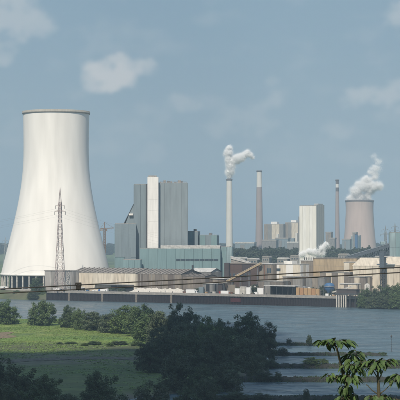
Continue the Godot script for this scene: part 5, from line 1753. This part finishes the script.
	for q in low:
		var a := facing("far_hall", q[5], "building", q[0], q[1], q[3], deg_to_rad(-15))
		o = a[0]
		var L: float = a[1]
		H = up(q[2], q[3])
		pbox(o, "wall", Vector3(0, 0, -22), Vector3(L, H - 0.1, 0), q[4])
		pbox(o, "roof", Vector3(-0.5, H, -22.5), Vector3(L + 0.5, H + 3.0, 0.5), M.roof_pale if q[0] in [235, 287, 351] else M.concrete)
		facade(o, L * 0.05, L * 0.95, H * 0.60, H * 0.94, 0.05, 4, [q[4], M.shed_grey])
	for q in [[233, 245, 258.5, "pale low roof among the trees right of the turbine hall"], [247, 257, 259.5, "grey low shed among the trees below the brown chimney"], [262, 269, 257.5, "narrow grey hut among the trees below the left boiler house"], [277, 287, 259, "pale low shed in the middle of the wooded rise"], [290, 299, 256.5, "white low shed among the trees left of the white block"], [338, 347, 255, "grey low shed among the trees right of the white block"]]:
		var dd := 2395.0
		var a := facing("woodland_shed", q[3], "building", q[0], q[1], dd, deg_to_rad(-20), "sheds in the woods behind the works")
		o = a[0]
		var L: float = a[1]
		H = up(q[2], dd)
		pbox(o, "wall", Vector3(0, 0, -12), Vector3(L, H - 0.1, 0), M.shed_grey_b)
		var rb := MB.new()
		rb.prism(PackedVector2Array([Vector2(-0.6, H), Vector2(L + 0.6, H), Vector2(L * 0.9, H + 2.2), Vector2(L * 0.1, H + 2.2)]), -12.5, 0.5)
		part(o, "roof", rb.mesh(), M.roof_pale if int(q[0]) % 2 else M.concrete)
		windows(o, L * 0.1, L * 0.9, H - 4.0, H - 2.0, 0.0, 3, 1.6)
	# slim blue stack
	o = thing("slim_stack", "slim dark blue square stack before the brown cooling tower", "chimney", Vector3(wx(356.2, 3600), YARD, -3600))
	H = up(234.5, 3600)
	pbox(o, "shaft", Vector3(-2.8, 0, -5.6), Vector3(2.8, H, 0), M.blue_paint)
	pbox(o, "rim", Vector3(-3.2, H, -6), Vector3(3.2, H + 1.6, 0.4), M.steel_dark)
	# far lattice pylons
	pylon("faint grey pylon above the conveyor bridge at the right", 385.5, 3000, 225.5, 0.3, M.pylon_grey, [[230, 7.0], [234.5, 9.5]], 4.5, "far grey pylons", YARD, 0.35)
	pylon("faint grey pylon at the right edge behind the teal tower", 395, 3300, 222.0, 0.3, M.pylon_grey, [[227, 7.0], [231, 9.5]], 4.5, "far grey pylons", YARD, 0.35)
	pylon("faint grey pylon at the left edge beside the white cooling tower", 5.5, 3200, 237.0, 0.2, M.pylon_grey, [[241, 6.0], [245, 8.0]], 4.5, "far grey pylons", YARD, 0.35)

func build_cables() -> void:
	# two heavy cables close by, held apart by a clamp
	var d := 62.0
	var up_l := at(0, 287.7, d)
	var up_r := at(400, 266.0, d)
	var lo_l := at(0, 291.9, d)
	var lo_r := at(400, 271.2, d)
	var ext := func(p: Vector3, q: Vector3, called: String, label: String) -> void:
		var a := p - (q - p) * 6.0
		var c := q + (q - p) * 6.0
		hang(called, label, "cable", a + Vector3(0, 2.4, 0), c + Vector3(0, 2.4, 0), 2.46, 0.021, M.cable, 160, "heavy cables close by", 8)
	ext.call(up_l, up_r, "overhead_cable", "upper of two dark cables crossing the picture")
	ext.call(lo_l, lo_r, "overhead_cable", "lower of two dark cables crossing the picture")
	var a := at(78.5, 283.2, d)
	var o := thing("cable_clamp", "dark clamp box holding the two overhead cables apart", "clamp", a + Vector3(0, -0.10, 0))
	pbox(o, "housing", Vector3(-0.11, 0.0, -0.05), Vector3(0.11, 0.13, 0.05), M.cable)
	pbox(o, "jaw", Vector3(-0.09, -0.12, -0.04), Vector3(0.09, 0.0, 0.04), M.cable)
	for x in [-0.06, 0.06]:
		var b := MB.new()
		b.tube(Vector3(x, 0.05, 0.045), Vector3(x, 0.05, 0.075), 0.018, 0.018, 6)
		part(o, "bolt", b.mesh(), M.steel_dark)

func build_shade_cloud(to_sun: Vector3) -> void:
	# the cumulus overhead whose shadow lies on the near meadow and the thicket
	var alt := 1300.0
	var shift := to_sun * (alt / to_sun.y)
	var r := RandomNumberGenerator.new()
	r.seed = 5
	var f := noise(0.010, 4, 15)
	var b := MB.new()
	var spots := []
	for i in 22:
		for j in 23:
			var x := -420.0 + i * 29.0 + r.randf_range(-8, 8)
			var d := 300.0 + j * 40.0 + r.randf_range(-10, 10)
			# the edge of the shade on the ground: nearer on the left, farther over the thicket
			var edge := lerpf(835.0, 1135.0, smooth(-18, 10, x)) + 22.0 * sin(x * 0.028 + 1.0) + 10.0 * sin(x * 0.09)
			if x > 34:
				edge = 660.0
			if x < -250:
				edge += 60
			var rad := r.randf_range(30, 40)
			d = minf(d, edge - rad) if d < edge else -9999.0
			if d > 300.0:
				spots.append([Vector3(x, 0, -d), rad])
	for s in spots:
		var c: Vector3 = s[0] + shift + Vector3(0, r.randf_range(-12, 25), 0)
		var seg := 14
		var rows := 8
		var P := func(i: int, j: int) -> Vector3:
			var th := PI * i / rows
			var ph := TAU * j / seg
			var dir := Vector3(sin(th) * cos(ph), cos(th), sin(th) * sin(ph))
			var p := c + dir * float(s[1])
			return c + Vector3(dir.x, dir.y * 0.7, dir.z) * float(s[1]) * (1.0 + 0.5 * f.get_noise_3dv(p * 2.0))
		for i in rows:
			for j in seg:
				b.quad(P.call(i, j), P.call(i + 1, j), P.call(i + 1, j + 1), P.call(i, j + 1), Vector3.ZERO)
	solo("cloud", b.mesh(), M.cloud, "white cumulus cloud overhead that shades the near meadow", "cloud")

func _ready() -> void:
	rng.seed = 4242
	# camera
	var cam := Camera3D.new()
	cam.name = "camera"
	cam.fov = rad_to_deg(2.0 * atan(200.0 / LENS))
	cam.near = 0.5
	cam.far = 40000.0
	add_child(cam)
	cam.position = Vector3(0, EYE, 0)
	cam.rotation.x = atan((HORIZON - 200.0) / LENS)
	cam.current = true
	# sun, sky, exposure, haze
	var az := deg_to_rad(-15.0)
	var el := deg_to_rad(48.0)
	var to_sun := Vector3(sin(az) * cos(el), sin(el), cos(az) * cos(el))
	var sun := DirectionalLight3D.new()
	sun.name = "sun"
	sun.light_energy = 1.5
	sun.light_color = Color(1.0, 0.955, 0.89)
	sun.light_angular_distance = 0.5
	sun.shadow_enabled = true
	sun.directional_shadow_max_distance = 6000
	add_child(sun)
	sun.look_at_from_position(Vector3.ZERO, -to_sun, Vector3.UP)
	var env := Environment.new()
	env.tonemap_mode = Environment.TONE_MAPPER_LINEAR
	env.tonemap_exposure = 1.07
	env.background_mode = Environment.BG_SKY
	var sky := Sky.new()
	var psm := PanoramaSkyMaterial.new()
	psm.panorama = make_sky()
	psm.energy_multiplier = 1.0
	sky.sky_material = psm
	env.sky = sky
	env.fog_enabled = true
	env.fog_density = 0.00013
	env.fog_light_color = Color(0.82, 0.93, 1.0)
	env.sdfgi_enabled = true
	env.ssao_enabled = true
	env.ssil_enabled = true
	var we := WorldEnvironment.new()
	we.name = "world"
	we.environment = env
	add_child(we)
	# frame of the quay
	qu = (QB - QA).normalized()
	qlen = (QB - QA).length()
	qn = Vector2(-qu.y, qu.x)
	qturn = atan2(-qu.y, qu.x)
	make_materials()
	print("materials")
	build_ground()
	print("ground")
	build_quay()
	build_power_block()
	print("power block")
	build_quay_buildings()
	build_far_works()
	print("works")
	make_tree_protos()
	build_near_trees()
	build_woods()
	build_groynes()
	print("trees")
	build_grass()
	build_saplings()
	build_cables()
	build_shade_cloud(to_sun)
	print("done")
